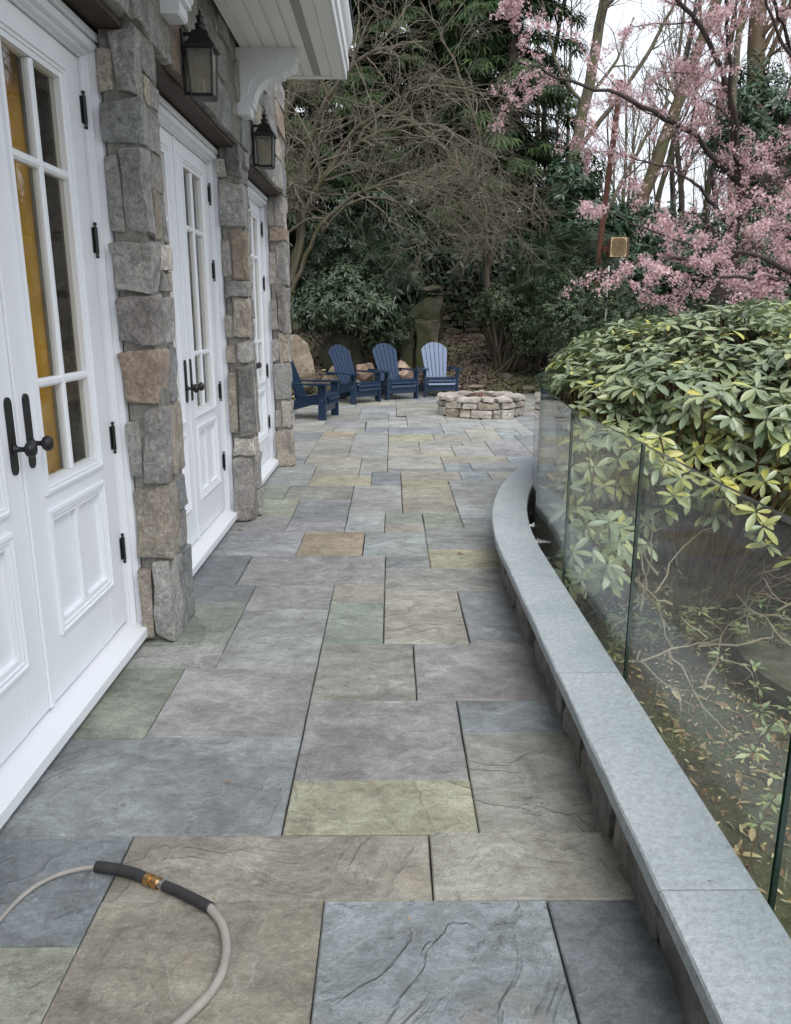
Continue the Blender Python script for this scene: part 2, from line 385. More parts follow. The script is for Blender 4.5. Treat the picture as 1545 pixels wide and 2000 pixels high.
M = dict(
    bluestone=mat_bluestone(), fieldstone=mat_fieldstone(), coping=mat_coping(), ground=mat_ground(),
    mortar=mat_simple('mortar', (.21, .20, .18), .95, nscale=30, namp=.3, bscale=60, bdist=.01),
    bedding=mat_simple('joint_sand', (.035, .033, .03), .95, nscale=40, namp=.4),
    white=mat_simple('white_paint', (.80, .82, .86), .42, nscale=3, namp=.02),
    soffit=mat_simple('soffit_paint', (.82, .82, .81), .55, nscale=3, namp=.03),
    vent=mat_simple('vent_mesh', (.36, .36, .35), .7, nscale=60, namp=.2),
    black=mat_simple('black_iron', (.012, .012, .013), .42, nscale=40, namp=.3, bscale=90, bdist=.0006, spec=.5),
    navy=mat_simple('navy_paint', (.014, .030, .062), .30, nscale=12, namp=.14, bscale=60, bdist=.0005, spec=.8),
    steel=mat_simple('steel', (.62, .62, .62), .3, 1.0),
    brass=mat_simple('brass', (.62, .38, .17), .32, 1.0, nscale=40, namp=.2),
    rubber=mat_simple('rubber_sleeve', (.028, .028, .03), .6, nscale=30, namp=.3, bscale=60, bdist=.002),
    hose=mat_simple('hose_grey', (.30, .285, .26), .55, nscale=18, namp=.16, bscale=120, bdist=.0006),
    backdrop=mat_simple('ochre_backdrop', (.74, .40, .055), .8, nscale=4, namp=.15),
    ochre=mat_simple('ochre_plaster', (.62, .33, .06), .7, nscale=2, namp=.12),
    roomfloor=mat_simple('oak_floor', (.30, .19, .10), .5, nscale=5, namp=.2),
    tanfill=mat_simple('tan_infill', (.50, .42, .32), .8, nscale=3, namp=.12),
    lintel=mat_simple('steel_lintel', (.045, .028, .022), .7, nscale=8, namp=.4),
    roof=mat_simple('roof_shingle', (.08, .08, .085), .9, nscale=14, namp=.3, bscale=30, bdist=.02),
    candle=mat_simple('candle_sleeve', (.75, .72, .64), .5),
    pane=mat_glass('window_glass', (.93, .95, .94), 1.5),
    railglass=mat_glass('railing_glass', (.93, .965, .945), 1.5, 0.0, .03),
    glassedge=mat_simple('glass_edge', (.008, .03, .022), .12, spec=.7),
    lampglass=mat_glass('seeded_glass', (.78, .75, .68), 1.5, .08, .25),
    bark=mat_bark('grey_bark', (.055, .045, .034), (.16, .135, .10), (.075, .08, .03)),
    bark_dark=mat_bark('dark_bark', (.022, .017, .015), (.07, .055, .05)),
    bark_brown=mat_bark('brown_bark', (.07, .045, .03), (.17, .115, .075), (.10, .095, .05)),
    twig=mat_bark('bare_twig', (.115, .10, .075), (.26, .232, .175), None, 10),
    stem=mat_bark('shrub_stem', (.09, .05, .03), (.22, .14, .085), None, 12),
    paletwig=mat_bark('pale_twig', (.28, .22, .15), (.48, .40, .29), None, 12),
    rust=mat_simple('rusted_post', (.10, .042, .026), .85, nscale=9, namp=.35),
    tanwood=mat_simple('tan_wood', (.48, .36, .20), .8, nscale=6, namp=.2),
    darkwood=mat_simple('dark_wood', (.09, .055, .033), .85, nscale=6, namp=.3),
    whiteplastic=mat_simple('white_plastic', (.8, .8, .8), .5),
    concrete=mat_boulder('mossy_concrete', (.13, .125, .10), (.20, .19, .155), .35, (.075, .085, .04)),
    ash=mat_simple('fire_pit_ash', (.035, .03, .028), .95, nscale=20, namp=.5),
    firebrick=mat_simple('fire_brick', (.16, .09, .07), .9, nscale=12, namp=.3, bscale=40, bdist=.004),
    rock_tan=mat_boulder('tan_boulder', (.17, .13, .10), (.36, .30, .23), .05),
    rock_pink=mat_boulder('pink_boulder', (.24, .16, .11), (.42, .32, .25), .0),
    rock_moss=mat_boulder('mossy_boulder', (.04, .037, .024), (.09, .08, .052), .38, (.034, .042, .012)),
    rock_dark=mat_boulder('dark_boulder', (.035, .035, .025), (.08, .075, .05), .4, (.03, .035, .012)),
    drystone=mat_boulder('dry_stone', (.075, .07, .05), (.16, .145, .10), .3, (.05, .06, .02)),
    wallface=mat_boulder('split_face_block', (.13, .125, .115), (.30, .29, .27), .12, (.08, .075, .06)),
    rhodo=mat_leaf('rhododendron_leaf', [(0, (.10, .15, .075)), (.30, (.215, .28, .165)), (.60, (.30, .355, .175)), (.80, (.43, .445, .12)), (1, (.62, .55, .12))], .34, .15, .9),
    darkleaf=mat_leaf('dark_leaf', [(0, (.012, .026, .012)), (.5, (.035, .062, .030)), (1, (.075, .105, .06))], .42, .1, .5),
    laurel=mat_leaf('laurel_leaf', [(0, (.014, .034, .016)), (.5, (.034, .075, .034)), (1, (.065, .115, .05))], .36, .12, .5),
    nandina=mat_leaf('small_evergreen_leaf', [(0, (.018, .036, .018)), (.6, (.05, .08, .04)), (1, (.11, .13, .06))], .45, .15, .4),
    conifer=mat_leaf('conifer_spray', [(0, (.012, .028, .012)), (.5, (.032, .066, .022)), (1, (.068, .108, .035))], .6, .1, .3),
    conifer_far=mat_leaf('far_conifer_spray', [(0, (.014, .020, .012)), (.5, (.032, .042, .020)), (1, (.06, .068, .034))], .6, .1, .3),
    blossom=mat_leaf('pink_blossom', [(0, (.50, .28, .30)), (.5, (.70, .49, .51)), (1, (.86, .71, .72))], .7, .3, .2),
    litter=mat_leaf('fallen_leaf', [(0, (.16, .08, .04)), (.35, (.30, .18, .09)), (.7, (.46, .35, .19)), (1, (.62, .54, .32))], .7, .1, .3),
    mulch=mat_leaf('bark_chip', [(0, (.015, .009, .007)), (.7, (.05, .028, .020)), (1, (.12, .075, .05))], .9, 0, .2),
    grass=mat_leaf('grass_blade', [(0, (.08, .10, .03)), (.5, (.16, .17, .06)), (.75, (.34, .29, .16)), (1, (.50, .44, .28))], .6, .2, .3),
)
SC0 = dict(g=(.285, .29, .27), b=(.215, .24, .255), t=(.275, .255, .205), d=(.165, .18, .20), l=(.31, .33, .32), o=(.34, .27, .175),
          y=(.30, .285, .175), p=(.265, .255, .265), n=(.255, .285, .215), o2=(.245, .215, .165))
_m = (.318, .332, .323)                # quarry average; the slabs are only tinted away from it
SC = {k: tuple(m_ + (c_ * 1.14 - m_) * .62 for c_, m_ in zip(c, _m)) for k, c in SC0.items()}

# paver rectangles in metres: x0, x1, y0, y1, colour key (-9 = to the house, 9 = to the seat wall)
PAV = [
    (-9,-0.96,10.95,11.48,'g'), (-0.96,-0.37,10.66,11.48,'b'), (-9,-0.79,10.37,10.95,'t'), (-0.79,-0.36,10.37,10.66,'g'), (-0.36,-0.04,10.37,10.85,'d'), (-0.36,0.23,10.85,11.48,'l'),
    (-0.04,0.23,11.48,11.93,'g'), (-0.50,-0.04,11.48,12.59,'b'), (-9,-0.50,11.48,13.16,'t'), (-9,-0.92,9.64,10.37,'d'), (-0.92,-0.48,9.91,10.37,'o'), (-0.92,-0.48,8.47,9.91,'t'),
    (-9,-0.92,8.60,9.64,'g'), (-9,-0.92,8.04,8.60,'b'), (-0.48,-0.04,8.44,10.37,'g'), (-0.92,-0.32,7.98,8.44,'t'), (-0.77,-0.32,7.39,7.98,'t'), (-0.32,-0.04,7.62,8.44,'t'),
    (-9,-0.77,6.97,8.04,'g'), (-0.77,-0.19,6.97,7.39,'y'), (-0.32,-0.19,7.39,7.62,'b'), (-0.19,0.09,6.97,7.62,'b'), (-0.04,0.08,11.93,12.59,'g'), (0.08,0.82,12.18,13.16,'t'),
    (0.23,0.82,11.33,12.18,'l'), (0.23,0.70,10.85,11.33,'g'), (-0.04,0.70,10.18,10.85,'b'), (0.70,1.29,10.72,11.33,'g'), (0.70,0.99,10.18,10.72,'l'), (0.82,1.32,11.33,12.18,'g'),
    (1.29,1.89,10.64,11.62,'g'), (0.99,1.41,9.60,10.64,'t'), (1.41,1.70,10.07,10.64,'l'), (1.89,9,10.07,11.62,'b'), (1.70,1.89,10.07,10.64,'g'), (1.41,1.59,9.60,10.07,'b'),
    (1.59,9,9.13,10.07,'b'), (0.54,0.99,9.58,10.18,'t'), (-0.04,0.54,9.58,10.18,'y'), (-0.04,0.33,8.87,9.58,'t'), (0.33,0.86,9.24,9.58,'t'), (0.33,0.71,8.87,9.24,'g'),
    (-0.04,0.71,8.50,8.87,'t'), (0.86,1.15,9.24,9.58,'g'), (0.71,1.15,8.50,9.24,'l'), (1.15,1.59,8.50,9.58,'p'), (1.59,9,8.50,9.13,'g'), (-0.04,0.54,7.78,8.50,'g'),
    (-0.04,0.54,7.62,7.78,'b'), (0.54,1.26,8.10,8.50,'t'), (1.26,9,8.10,8.50,'b'), (0.54,0.82,7.62,8.10,'b'), (0.82,9,7.81,8.10,'b'), (0.82,9,7.62,7.81,'b'),
    (0.09,0.67,7.20,7.62,'t'), (0.67,0.95,7.20,7.62,'b'), (0.95,9,7.20,7.62,'g'), (0.09,0.53,6.78,7.20,'y'), (0.53,9,6.90,7.20,'b'), (0.09,0.53,5.94,6.78,'t'),
    (0.53,9,6.21,6.90,'g'), (0.53,9,5.78,6.21,'l'), (0.53,9,5.51,5.78,'b'), (0.24,9,5.23,5.51,'b'), (0.24,0.53,5.51,5.94,'n'), (-0.05,0.24,5.64,5.94,'n'),
    (-0.05,0.24,5.35,5.64,'t'), (-0.34,-0.05,5.38,5.95,'l'), (-0.34,0.09,5.95,6.97,'g'), (-9,-0.92,6.40,6.97,'n'), (-0.92,-0.34,6.40,6.97,'t'), (-9,-0.77,5.81,6.40,'n'),
    (-0.77,-0.34,5.66,6.40,'b'), (-0.77,-0.34,5.38,5.66,'p'), (-9,-0.77,5.38,5.81,'p'), (-9,-0.62,4.82,5.38,'p'), (-0.62,-0.19,4.82,5.38,'o'), (-0.19,0.24,4.81,5.35,'l'),
    (0.24,9,4.95,5.23,'g'), (0.24,9,4.55,4.95,'y'), (-0.04,0.24,4.55,4.81,'b'), (-0.90,-0.04,4.25,4.81,'p'), (-9,-0.90,4.25,4.82,'d'), (-0.04,9,4.15,4.55,'l'),
    (-9,-0.78,3.98,4.25,'d'), (-9,-0.78,3.42,3.98,'n'), (-9,-0.78,3.16,3.42,'g'), (-0.78,-0.33,3.86,4.25,'p'), (-0.78,-0.33,3.16,3.86,'l'), (-0.33,-0.04,3.98,4.25,'t'),
    (-0.33,-0.04,3.42,3.98,'n'), (-0.04,0.37,3.42,4.15,'t'), (0.37,9,3.42,4.15,'d'), (-9,-0.91,2.58,3.16,'n'), (-0.91,-0.33,2.58,3.16,'p'), (-0.33,0.10,2.86,3.42,'t'),
    (0.10,9,2.86,3.42,'p'), (-0.33,0.26,2.30,2.86,'p'), (0.26,9,2.60,2.86,'b'), (0.26,9,2.03,2.60,'t'), (-0.33,0.26,2.02,2.30,'y'), (-9,-0.33,2.02,2.58,'b'),
    (-9,-0.77,1.60,2.02,'b'), (-0.77,0.11,1.75,2.02,'o2'), (0.11,9,1.75,2.03,'t'), (-9,-0.77,0.62,1.60,'n'), (-0.77,-0.18,0.62,1.75,'o2'), (-0.18,0.41,0.62,1.75,'b'),
    (0.41,9,0.62,1.75,'d'),
]

# ------------------------------------------------------------------ layout functions
PIT = (1.42, 12.40); PATIO_R = 3.65
def wall_x(y):                         # front edge of the seat-wall coping
    return .590 if y <= 4 else 6.99 - math.sqrt(max(.01, 6.4 ** 2 - (y - 4) ** 2))
def sstep(a, b, x):
    t = min(1, max(0, (x - a) / (b - a))); return t * t * (3 - 2 * t)
def pit_r(x, y): return math.hypot(x - PIT[0], y - PIT[1])
def ground_z(x, y):
    r = pit_r(x, y) - PATIO_R
    if r < 0 or (y < 10.4 and x < (wall_x(y) + .12 if y < 10.3 else 9)): return -.16
    nz = noise.noise((x * .8, y * .8, 0)) * .10 + noise.noise((x * 3, y * 3, 5)) * .025
    back = .02 + .33 * min(r, 3.2) + .10 * max(0, min(r - 3.2, 20)) + nz * min(1, r * 1.5)
    back *= 1 - .45 * sstep(2.5, 9, x)
    a = sstep(8.0, 13.0, y + max(0, x - 5) * .1)
    return back * a + (-.52 + nz * .7) * (1 - a)

# ------------------------------------------------------------------ ground
def grid_axis(parts):
    a = []
    for s_, e_, n_ in parts: a += list(np.linspace(s_, e_, n_, endpoint=False))
    return np.array(a + [parts[-1][1]])
gx = grid_axis([(-150, -12, 10), (-12, -3, 18), (-3, 9, 80), (9, 26, 28), (26, 180, 12)])
gy = grid_axis([(-40, -3, 10), (-3, 22, 150), (22, 50, 28), (50, 330, 14)])
GV = [(x, y, ground_z(x, y)) for y in gy for x in gx]
nx = len(gx)
GF = np.array([(j * nx + i, j * nx + i + 1, (j + 1) * nx + i + 1, (j + 1) * nx + i) for j in range(len(gy) - 1) for i in range(nx - 1)])
tag(mk('ground', GV, GF, M['ground'], org=(0, 0, 0), smooth=True), kind='structure')

# ------------------------------------------------------------------ patio and its pavers
rng = random.Random(11)
outl = [(-1.75, -3.0), (-1.75, 8.15)]
a0 = math.atan2(8.6 - PIT[1], -1.75 - PIT[0]) % (2 * math.pi)
lft = [(PIT[0] + PATIO_R * math.cos(a), PIT[1] + PATIO_R * math.sin(a)) for a in np.linspace(R(222), R(-28), 40)]
rgt = [(wall_x(y) + .10, y) for y in np.linspace(9.3, 4, 22)] + [(.69, -3.0)]
outl = outl + lft + rgt
patio = MB().prism(outl, 2, -.10, -.016).build('patio', M['bedding'], org=(0, 5, -.10))
tag(patio, kind='structure')

def paver(x0, x1, y0, y1, cc, gap=.0035):
    jx0, jx1, jy0, jy1 = (rng.uniform(.0008, gap) for _ in range(4))
    x0 += jx0; x1 -= jx1; y0 += jy0 * .5; y1 -= jy1 * .5
    dz = rng.uniform(-.0018, .0018)
    pts = []
    def edge(p, q):
        n = 2 if math.dist(p, q) < .3 else 4
        nx_, ny_ = (q[1] - p[1]), -(q[0] - p[0]); L = math.hypot(nx_, ny_)
        for k in range(n):
            t = k / n; j = 0 if k == 0 else rng.uniform(-.0022, .0008)
            pts.append((p[0] + (q[0] - p[0]) * t + nx_ / L * j, p[1] + (q[1] - p[1]) * t + ny_ / L * j))
    c = [(x0, y0), (x1, y0), (x1, y1), (x0, y1)]
    for i in range(4): edge(c[i], c[(i + 1) % 4])
    cx, cy = (x0 + x1) / 2, (y0 + y1) / 2; n = len(pts)
    def inset(p, d): return (p[0] + math.copysign(min(d, abs(cx - p[0]) * .3), cx - p[0]), p[1] + math.copysign(min(d, abs(cy - p[1]) * .3), cy - p[1]))
    V = [(*p, -.020) for p in pts] + [(*p, -.0045 + dz) for p in pts] + [(*inset(p, .004), dz) for p in pts]
    F = [(i, (i + 1) % n, (i + 1) % n + n, i + n) for i in range(n)] + [(i + n, (i + 1) % n + n, (i + 1) % n + 2 * n, i + 2 * n) for i in range(n)] + [tuple(range(2 * n, 3 * n))]
    o = mk('paver', V, F, M['bluestone'], patio, org=(cx, cy, -.031))
    b = SC[cc]; k = rng.uniform(.90, 1.12); h = rng.uniform(-.012, .012)
    o.color = (b[0] * k + h, b[1] * k, b[2] * k - h, 1)

def inside(x, y):
    return pit_r(x, y) < PATIO_R - .05 or (-1.75 < x < wall_x(min(y, 9.4)) + .12 and y < 10)
def split_paver(x0, x1, y0, y1, cc, lo):
    cuts = [x0]
    while x1 - cuts[-1] > 1.15: cuts.append(cuts[-1] + rng.choice((.44, .58, .73)))
    cuts.append(x1)
    for k, (a, b) in enumerate(zip(cuts, cuts[1:])):
        if inside((a + b) / 2, (y0 + y1) / 2): paver(a, b, y0, y1, cc if (k == 0) != lo or len(cuts) == 2 else rng.choice('gtbpl'))
cells = []
for x0, x1, y0, y1, cc in PAV:
    wl, wr = x0 == -9, x1 == 9
    if wl: x0 = -1.32 if y0 < 8 else -2.6
    if wr: x1 = max(wall_x(y0), wall_x(y1)) + .075 if y1 < 8.0 else 4.9
    cells.append((x0, x1, y1)); split_paver(x0, x1, y0, y1, cc, wl)
for y0, y1 in ((.0, .62), (-.6, 0), (-1.2, -.6)):
    xs = [-1.32, rng.uniform(-.8, -.5), rng.uniform(-.1, .2), .665]
    for a, b in zip(xs, xs[1:]): paver(a, b, y0, y1, rng.choice('gtbpl'))
# beyond the surveyed rows the stones go on in the same random bond up to the edge of the terrace
xs = sorted({round(v, 3) for c in cells for v in c[:2] if -2.7 < v < 5})
xs = [v for i, v in enumerate(xs) if i == 0 or v - xs[i - 1] > .035]
skyl = []
for a, b in zip(xs, xs[1:]):
    if b - a < .02: continue
    m = (a + b) / 2; skyl.append([a, b, max(c[2] for c in cells if c[0] <= m <= c[1])])
for it in range(900):
    k = 0                              # merge equal neighbours
    while k < len(skyl) - 1:
        if abs(skyl[k][2] - skyl[k + 1][2]) < .012 and skyl[k + 1][1] - skyl[k][0] < .80: skyl[k] = [skyl[k][0], skyl[k + 1][1], min(skyl[k][2], skyl[k + 1][2])]; del skyl[k + 1]
        else: k += 1
    i = min(range(len(skyl)), key=lambda q: skyl[q][2]); a, b, y = skyl[i]
    if y > 16.1: break
    if b - a > .80:
        wd = rng.choice((.44, .58, .58)); skyl[i:i + 1] = [[a, a + wd, y], [a + wd, b, y]]; continue
    nb = [skyl[q][2] for q in (i - 1, i + 1) if 0 <= q < len(skyl) and skyl[q][2] > y + .1]
    h = (min(nb) - y) if nb and min(nb) - y < .6 and rng.random() < .55 else rng.choice((.29, .44, .58))
    if inside((a + b) / 2, y + h / 2): paver(a, b, y, y + h, rng.choice('ggttbbpldyn'))
    skyl[i][2] = y + h

# ------------------------------------------------------------------ stones
GRID = [-1, -.89, -.36, .36, .89, 1]
def stone_template():
    n = 5; idx = {}; P = []; F = []
    def vid(i, j, k):
        if (i, j, k) not in idx: idx[(i, j, k)] = len(P); P.append((GRID[i], GRID[j], GRID[k]))
        return idx[(i, j, k)]
    for a in range(n):
        for b in range(n):
            for s_ in (0, n):
                q = [(s_, a, b), (s_, a + 1, b), (s_, a + 1, b + 1), (s_, a, b + 1)]
                F.append(tuple(vid(*p) for p in (q if s_ else q[::-1])))
                q = [(a, s_, b), (a, s_, b + 1), (a + 1, s_, b + 1), (a + 1, s_, b)]
                F.append(tuple(vid(*p) for p in (q if s_ else q[::-1])))
                q = [(a, b, s_), (a + 1, b, s_), (a + 1, b + 1, s_), (a, b + 1, s_)]
                F.append(tuple(vid(*p) for p in (q if s_ else q[::-1])))
    return np.array(P), F
ST_V, ST_F = stone_template()
srng = random.Random(5)
def stone(name, x0, x1, y0, y1, z0, z1, mat, parent, color=None, rough=.010, sharp=22.0, skew=.10, rot=0.0, pivot=None):
    p = ST_V.copy()
    nrm = (np.abs(p) ** sharp).sum(1) ** (1 / sharp)
    q = p / nrm[:, None]
    half = np.array([(x1 - x0) / 2, (y1 - y0) / 2, (z1 - z0) / 2]); c = np.array([(x0 + x1) / 2, (y0 + y1) / 2, (z0 + z1) / 2])
    dv = np.zeros_like(q); amp = np.minimum(half * skew * 1.5, .028)      # every corner pulled its own way
    for sx in (-1, 1):
        for sy in (-1, 1):
            for sz in (-1, 1):
                w_ = (1 + sx * q[:, 0]) * (1 + sy * q[:, 1]) * (1 + sz * q[:, 2]) / 8
                dv += w_[:, None] * np.array([srng.uniform(-1, .55) * sx, srng.uniform(-1, .35) * sy, srng.uniform(-1, .35) * sz]) * amp
    V = q * half + dv
    off = srng.uniform(0, 99)
    for i, v in enumerate(V):
        d = noise.noise_vector((v[0] * 7 + off, v[1] * 7, v[2] * 7)); V[i] += np.array(d) * rough
        d = noise.noise_vector((v[0] * 22 + off, v[1] * 22, v[2] * 22 + 9)); V[i] += np.array(d) * rough * .65
    V += c
    org = (c[0], c[1], c[2] - half[2])
    if rot:
        pv = np.array([*(pivot or c[:2]), 0]); ca, sa = math.cos(rot), math.sin(rot)
        W_ = V - pv; V = np.stack([W_[:, 0] * ca - W_[:, 1] * sa, W_[:, 0] * sa + W_[:, 1] * ca, W_[:, 2]], -1) + pv
        org = None
    o = mk(name, V, ST_F, mat, parent, org=org)
    if color: k = srng.uniform(.85, 1.15); o.color = (color[0] * k, color[1] * k, color[2] * k, 1)
    return o
FS = dict(g=(.36, .36, .35), b=(.29, .305, .315), t=(.42, .38, .325), r=(.33, .265, .215), l=(.50, .475, .43), u=(.345, .33, .32), d=(.22, .22, .215))

# ------------------------------------------------------------------ the house
house = thing('stone_house', 'grey fieldstone house wall with three pairs of white glazed doors beside the paved walk', 'house', (-1.2, 4.0, 0))
XF, XS = -1.015, -1.25                 # stone face, door face
OPEN = [(1.66, 3.50), (3.80, 5.74), (6.02, 7.95)]
PIL = [(1.28, 1.66), (3.45, 3.79), (5.68, 6.01), (7.88, 8.12)]
PZ = [[0, .35, .8, 1.1, 1.6, 1.9, 2.3, 2.62], [0, .40, .76, 1.11, 1.37, 1.60, 1.82, 2.18, 2.36, 2.62],
      [0, .49, .64, 1.16, 1.33, 1.63, 1.74, 2.09, 2.40, 2.62], [0, .38, .67, 1.04, 1.34, 1.78, 2.20, 2.32, 2.62]]
PC = ['ggtgubg', 'gtgruggbg', 'uldgtgrgd', 'tlgtugru']
for (a, b), zs, cs in zip(PIL, PZ, PC):
    core = MB().prism([(-1.55, a + .058), (-1.165, a + .058), (-1.165, a + .022), (XF - .018, a + .022), (XF - .018, b - .010), (-1.55, b - .010)], 2, -.03, 2.64).build('pillar', M['mortar'], house)
    for k, (z0, z1) in enumerate(zip(zs, zs[1:])):
        cc = FS[cs[k % len(cs)]]; h = z1 - z0
        w1 = srng.uniform(.12, .21) if k % 2 else srng.uniform(.09, .15)
        dx = srng.uniform(-.008, .012); dy = srng.uniform(-.012, .012) - (.02 if k == 0 else 0)
        # corner stone turning from the reveal to the front
        deep = srng.random() < .55
        stone('stone', -1.178 if deep else -1.118, XF + dx, a + dy, a + w1, z0 + .002, z1 - .002, M['fieldstone'], core, cc, .018, skew=.16)
        if not deep: stone('stone', -1.182, -1.122, a + .006 + dy, a + .09, z0 + .02, z1 - srng.uniform(.02, .4) * h, M['fieldstone'], core, FS[srng.choice('gtul')], .008)
        rest = [(z0, z1)] if h < .2 or srng.random() < .35 else [(z0, z0 + h * srng.uniform(.4, .6))] * 1
        if len(rest) == 1 and rest[0][1] < z1: rest.append((rest[0][1], z1))
        for (r0, r1) in rest:
            if b - a - w1 > .20 and srng.random() < .6:
                m = a + w1 + (b - a - w1) * srng.uniform(.4, .6)
                spans = [(a + w1 + .008, m - .004), (m + .004, b)]
            else: spans = [(a + w1 + .008, b)]
            for s0, s1 in spans: stone('stone', -1.13, XF + srng.uniform(-.014, .010), s0, s1, r0 + .001, r1 - .001, M['fieldstone'], core, FS[srng.choice('ggbtul')], .012, skew=.16)
# wall above the doors
upper = MB().box(-1.55, XF - .012, -3.0, 8.10, 2.64, 5.6).build('upper_wall', M['mortar'], house)
MB().box(-1.55, XF - .022, -3.0, 1.28, -.03, 2.64).build('wall', M['mortar'], house)
z = 2.625
while z < 4.35:
    h = srng.uniform(.17, .27) if z > 2.7 else .25
    y = .9 if z < 3.3 else 5.6
    while y < 8.08:
        wd = srng.uniform(.20, .52); y2 = min(y + wd, 8.12)
        if 8.12 - y2 < .14: y2 = 8.12
        if srng.random() < .3 and z > 2.7:
            hm = h * srng.uniform(.4, .6)
            for a_, b_ in ((z, z + hm), (z + hm, z + h)): stone('stone', -1.12, XF + srng.uniform(-.016, .01), y + .002, y2 - .002, a_ + .002, b_ - .002, M['fieldstone'], upper, FS[srng.choice('ggbbtul')], .013, skew=.16)
        else: stone('stone', -1.14, XF + srng.uniform(-.016, .012), y + .005, y2 - .005, z + .004, z + h - .006, M['fieldstone'], upper, FS[srng.choice('gggbbutr')], .013, skew=.10)
        y = y2
    z += h
MB().box(-1.50, XF - .05, 1.3, 8.05, 2.606, 2.637).build('lintel', M['lintel'], house)

def rect_loops(y0, y1, z0, z1, prof, open_bottom=None):
    """mitred profile run round a rectangle in the YZ plane; prof = [(inset, x)]"""
    rings = []
    for i, x in prof:
        zb = z0 + i if open_bottom is None else open_bottom
        rings.append([(x, y0 + i, zb), (x, y0 + i, z1 - i), (x, y1 - i, z1 - i), (x, y1 - i, zb)])
    return rings
LEAF = .845
def door_leaf(y0, y1, hinge_hi):
    zb, zt = .108, 2.50
    g0, g1 = (y0 + .185, y1 - .195) if hinge_hi else (y0 + .195, y1 - .185)
    gz0, gz1 = .92, 2.375; p0, p1 = .38, .765
    xb, xf = XS - .045, XS
    d = MB()
    d.box(xb, xf, y0, g0, zb, zt, .003).box(xb, xf, g1, y1, zb, zt, .003)
    for a, b in ((zb, p0), (p1, gz0), (gz1, zt)): d.box(xb, xf - .0006, g0 - .001, g1 + .001, a, b)
    d.box(xb + .012, xf - .022, g0 - .002, g1 + .002, p0 - .002, p1 + .002)
    leaf = d.build('door', M['white'], house)
    mo = MB()
    mo.loops(rect_loops(g0 - .048, g1 + .048, gz0 - .048, gz1 + .048, [(-.001, xf - .001), (0, xf + .010), (.012, xf + .012), (.014, xf + .004), (.026, xf + .006), (.028, xf - .003), (.044, xf - .010), (.05, xf - .026)]))
    mo.build('glazing_moulding', M['white'], leaf)
    mo = MB().loops(rect_loops(g0 - .048, g1 + .048, p0 - .048, p1 + .048, [(-.001, xf - .001), (0, xf + .010), (.012, xf + .012), (.014, xf + .004), (.028, xf + .006), (.030, xf - .003), (.046, xf - .008), (.052, xf - .0225)]))
    mo.build('panel_moulding', M['white'], leaf)
    ym = (g0 + g1) / 2
    MB().box(xf - .024, xf - .004, ym - .022, ym + .022, p0, p1, .003).build('panel_mullion', M['white'], leaf)
    cols = [(g0 + .001, ym - .013), (ym + .013, g1 - .001)]; rows = [(gz0 + .001, 1.267 - .014), (1.267 + .014, 2.03 - .014), (2.03 + .014, gz1 - .001)]
    for a, b in cols:
        for c, e in rows:
            MB().box(xf - .026, xf - .021, a - .004, b + .004, c - .004, e + .004).build('pane', M['pane'], leaf)
    gb = [(xf - .036, -.016), (xf - .012, -.016), (xf - .004, -.007), (xf - .004, .007), (xf - .012, .016), (xf - .036, .016)]
    MB().prism([(x, ym + s_) for x, s_ in gb], 2, gz0 + .002, gz1 - .002).build('glazing_bar', M['white'], leaf)
    for zc in (1.267, 2.03):
        for a, b in ((g0 + .002, ym - .0165), (ym + .0165, g1 - .002)):
            MB().prism([(x - .0005, zc + s_) for x, s_ in gb], 1, a, b).build('glazing_bar', M['white'], leaf)
    # knob on its long plate
    ys = y0 + .062 if hinge_hi else y1 - .062
    pts = []
    for k in range(9): a = math.pi * k / 8; pts.append((ys + .021 * math.cos(a), 1.222 + .024 * math.sin(a)))
    for k in range(9): a = math.pi + math.pi * k / 8; pts.append((ys + .021 * math.cos(a), 1.012 + .024 * math.sin(a)))
    MB().prism(pts, 0, xf - .001, xf + .007).build('backplate', M['black'], leaf)
    pr = [(0, .000), (.017, .000), (.018, .006), (.009, .012), (.0085, .032), (.013, .038), (.023, .044), (.0275, .053), (.026, .063), (.018, .070), (.008, .073), (0, .074)]
    MB().lathe(pr, (xf + .007, ys, 1.075), 18, 0).build('knob', M['black'], leaf, smooth=True)
    yh = y1 + .006 if hinge_hi else y0 - .006
    for zc in (.46, .975, 1.81, 2.31):
        hb = MB().tube([(xf + .010, yh, zc - .054), (xf + .010, yh, zc + .054)], .0085, 8)
        hb.box(xf, xf + .004, yh - .020 if hinge_hi else yh, yh if hinge_hi else yh + .020, zc - .05, zc + .05)
        for s_ in (-1, 1): hb.lathe([(0, -.008), (.006, -.006), (.008, 0), (.006, .006), (0, .008)], (xf + .010, yh, zc + s_ * .065), 8).tube([(xf + .010, yh, zc + s_ * .050), (xf + .010, yh, zc + s_ * .060)], .004, 6)
        hb.build('hinge', M['black'], leaf)
    return leaf
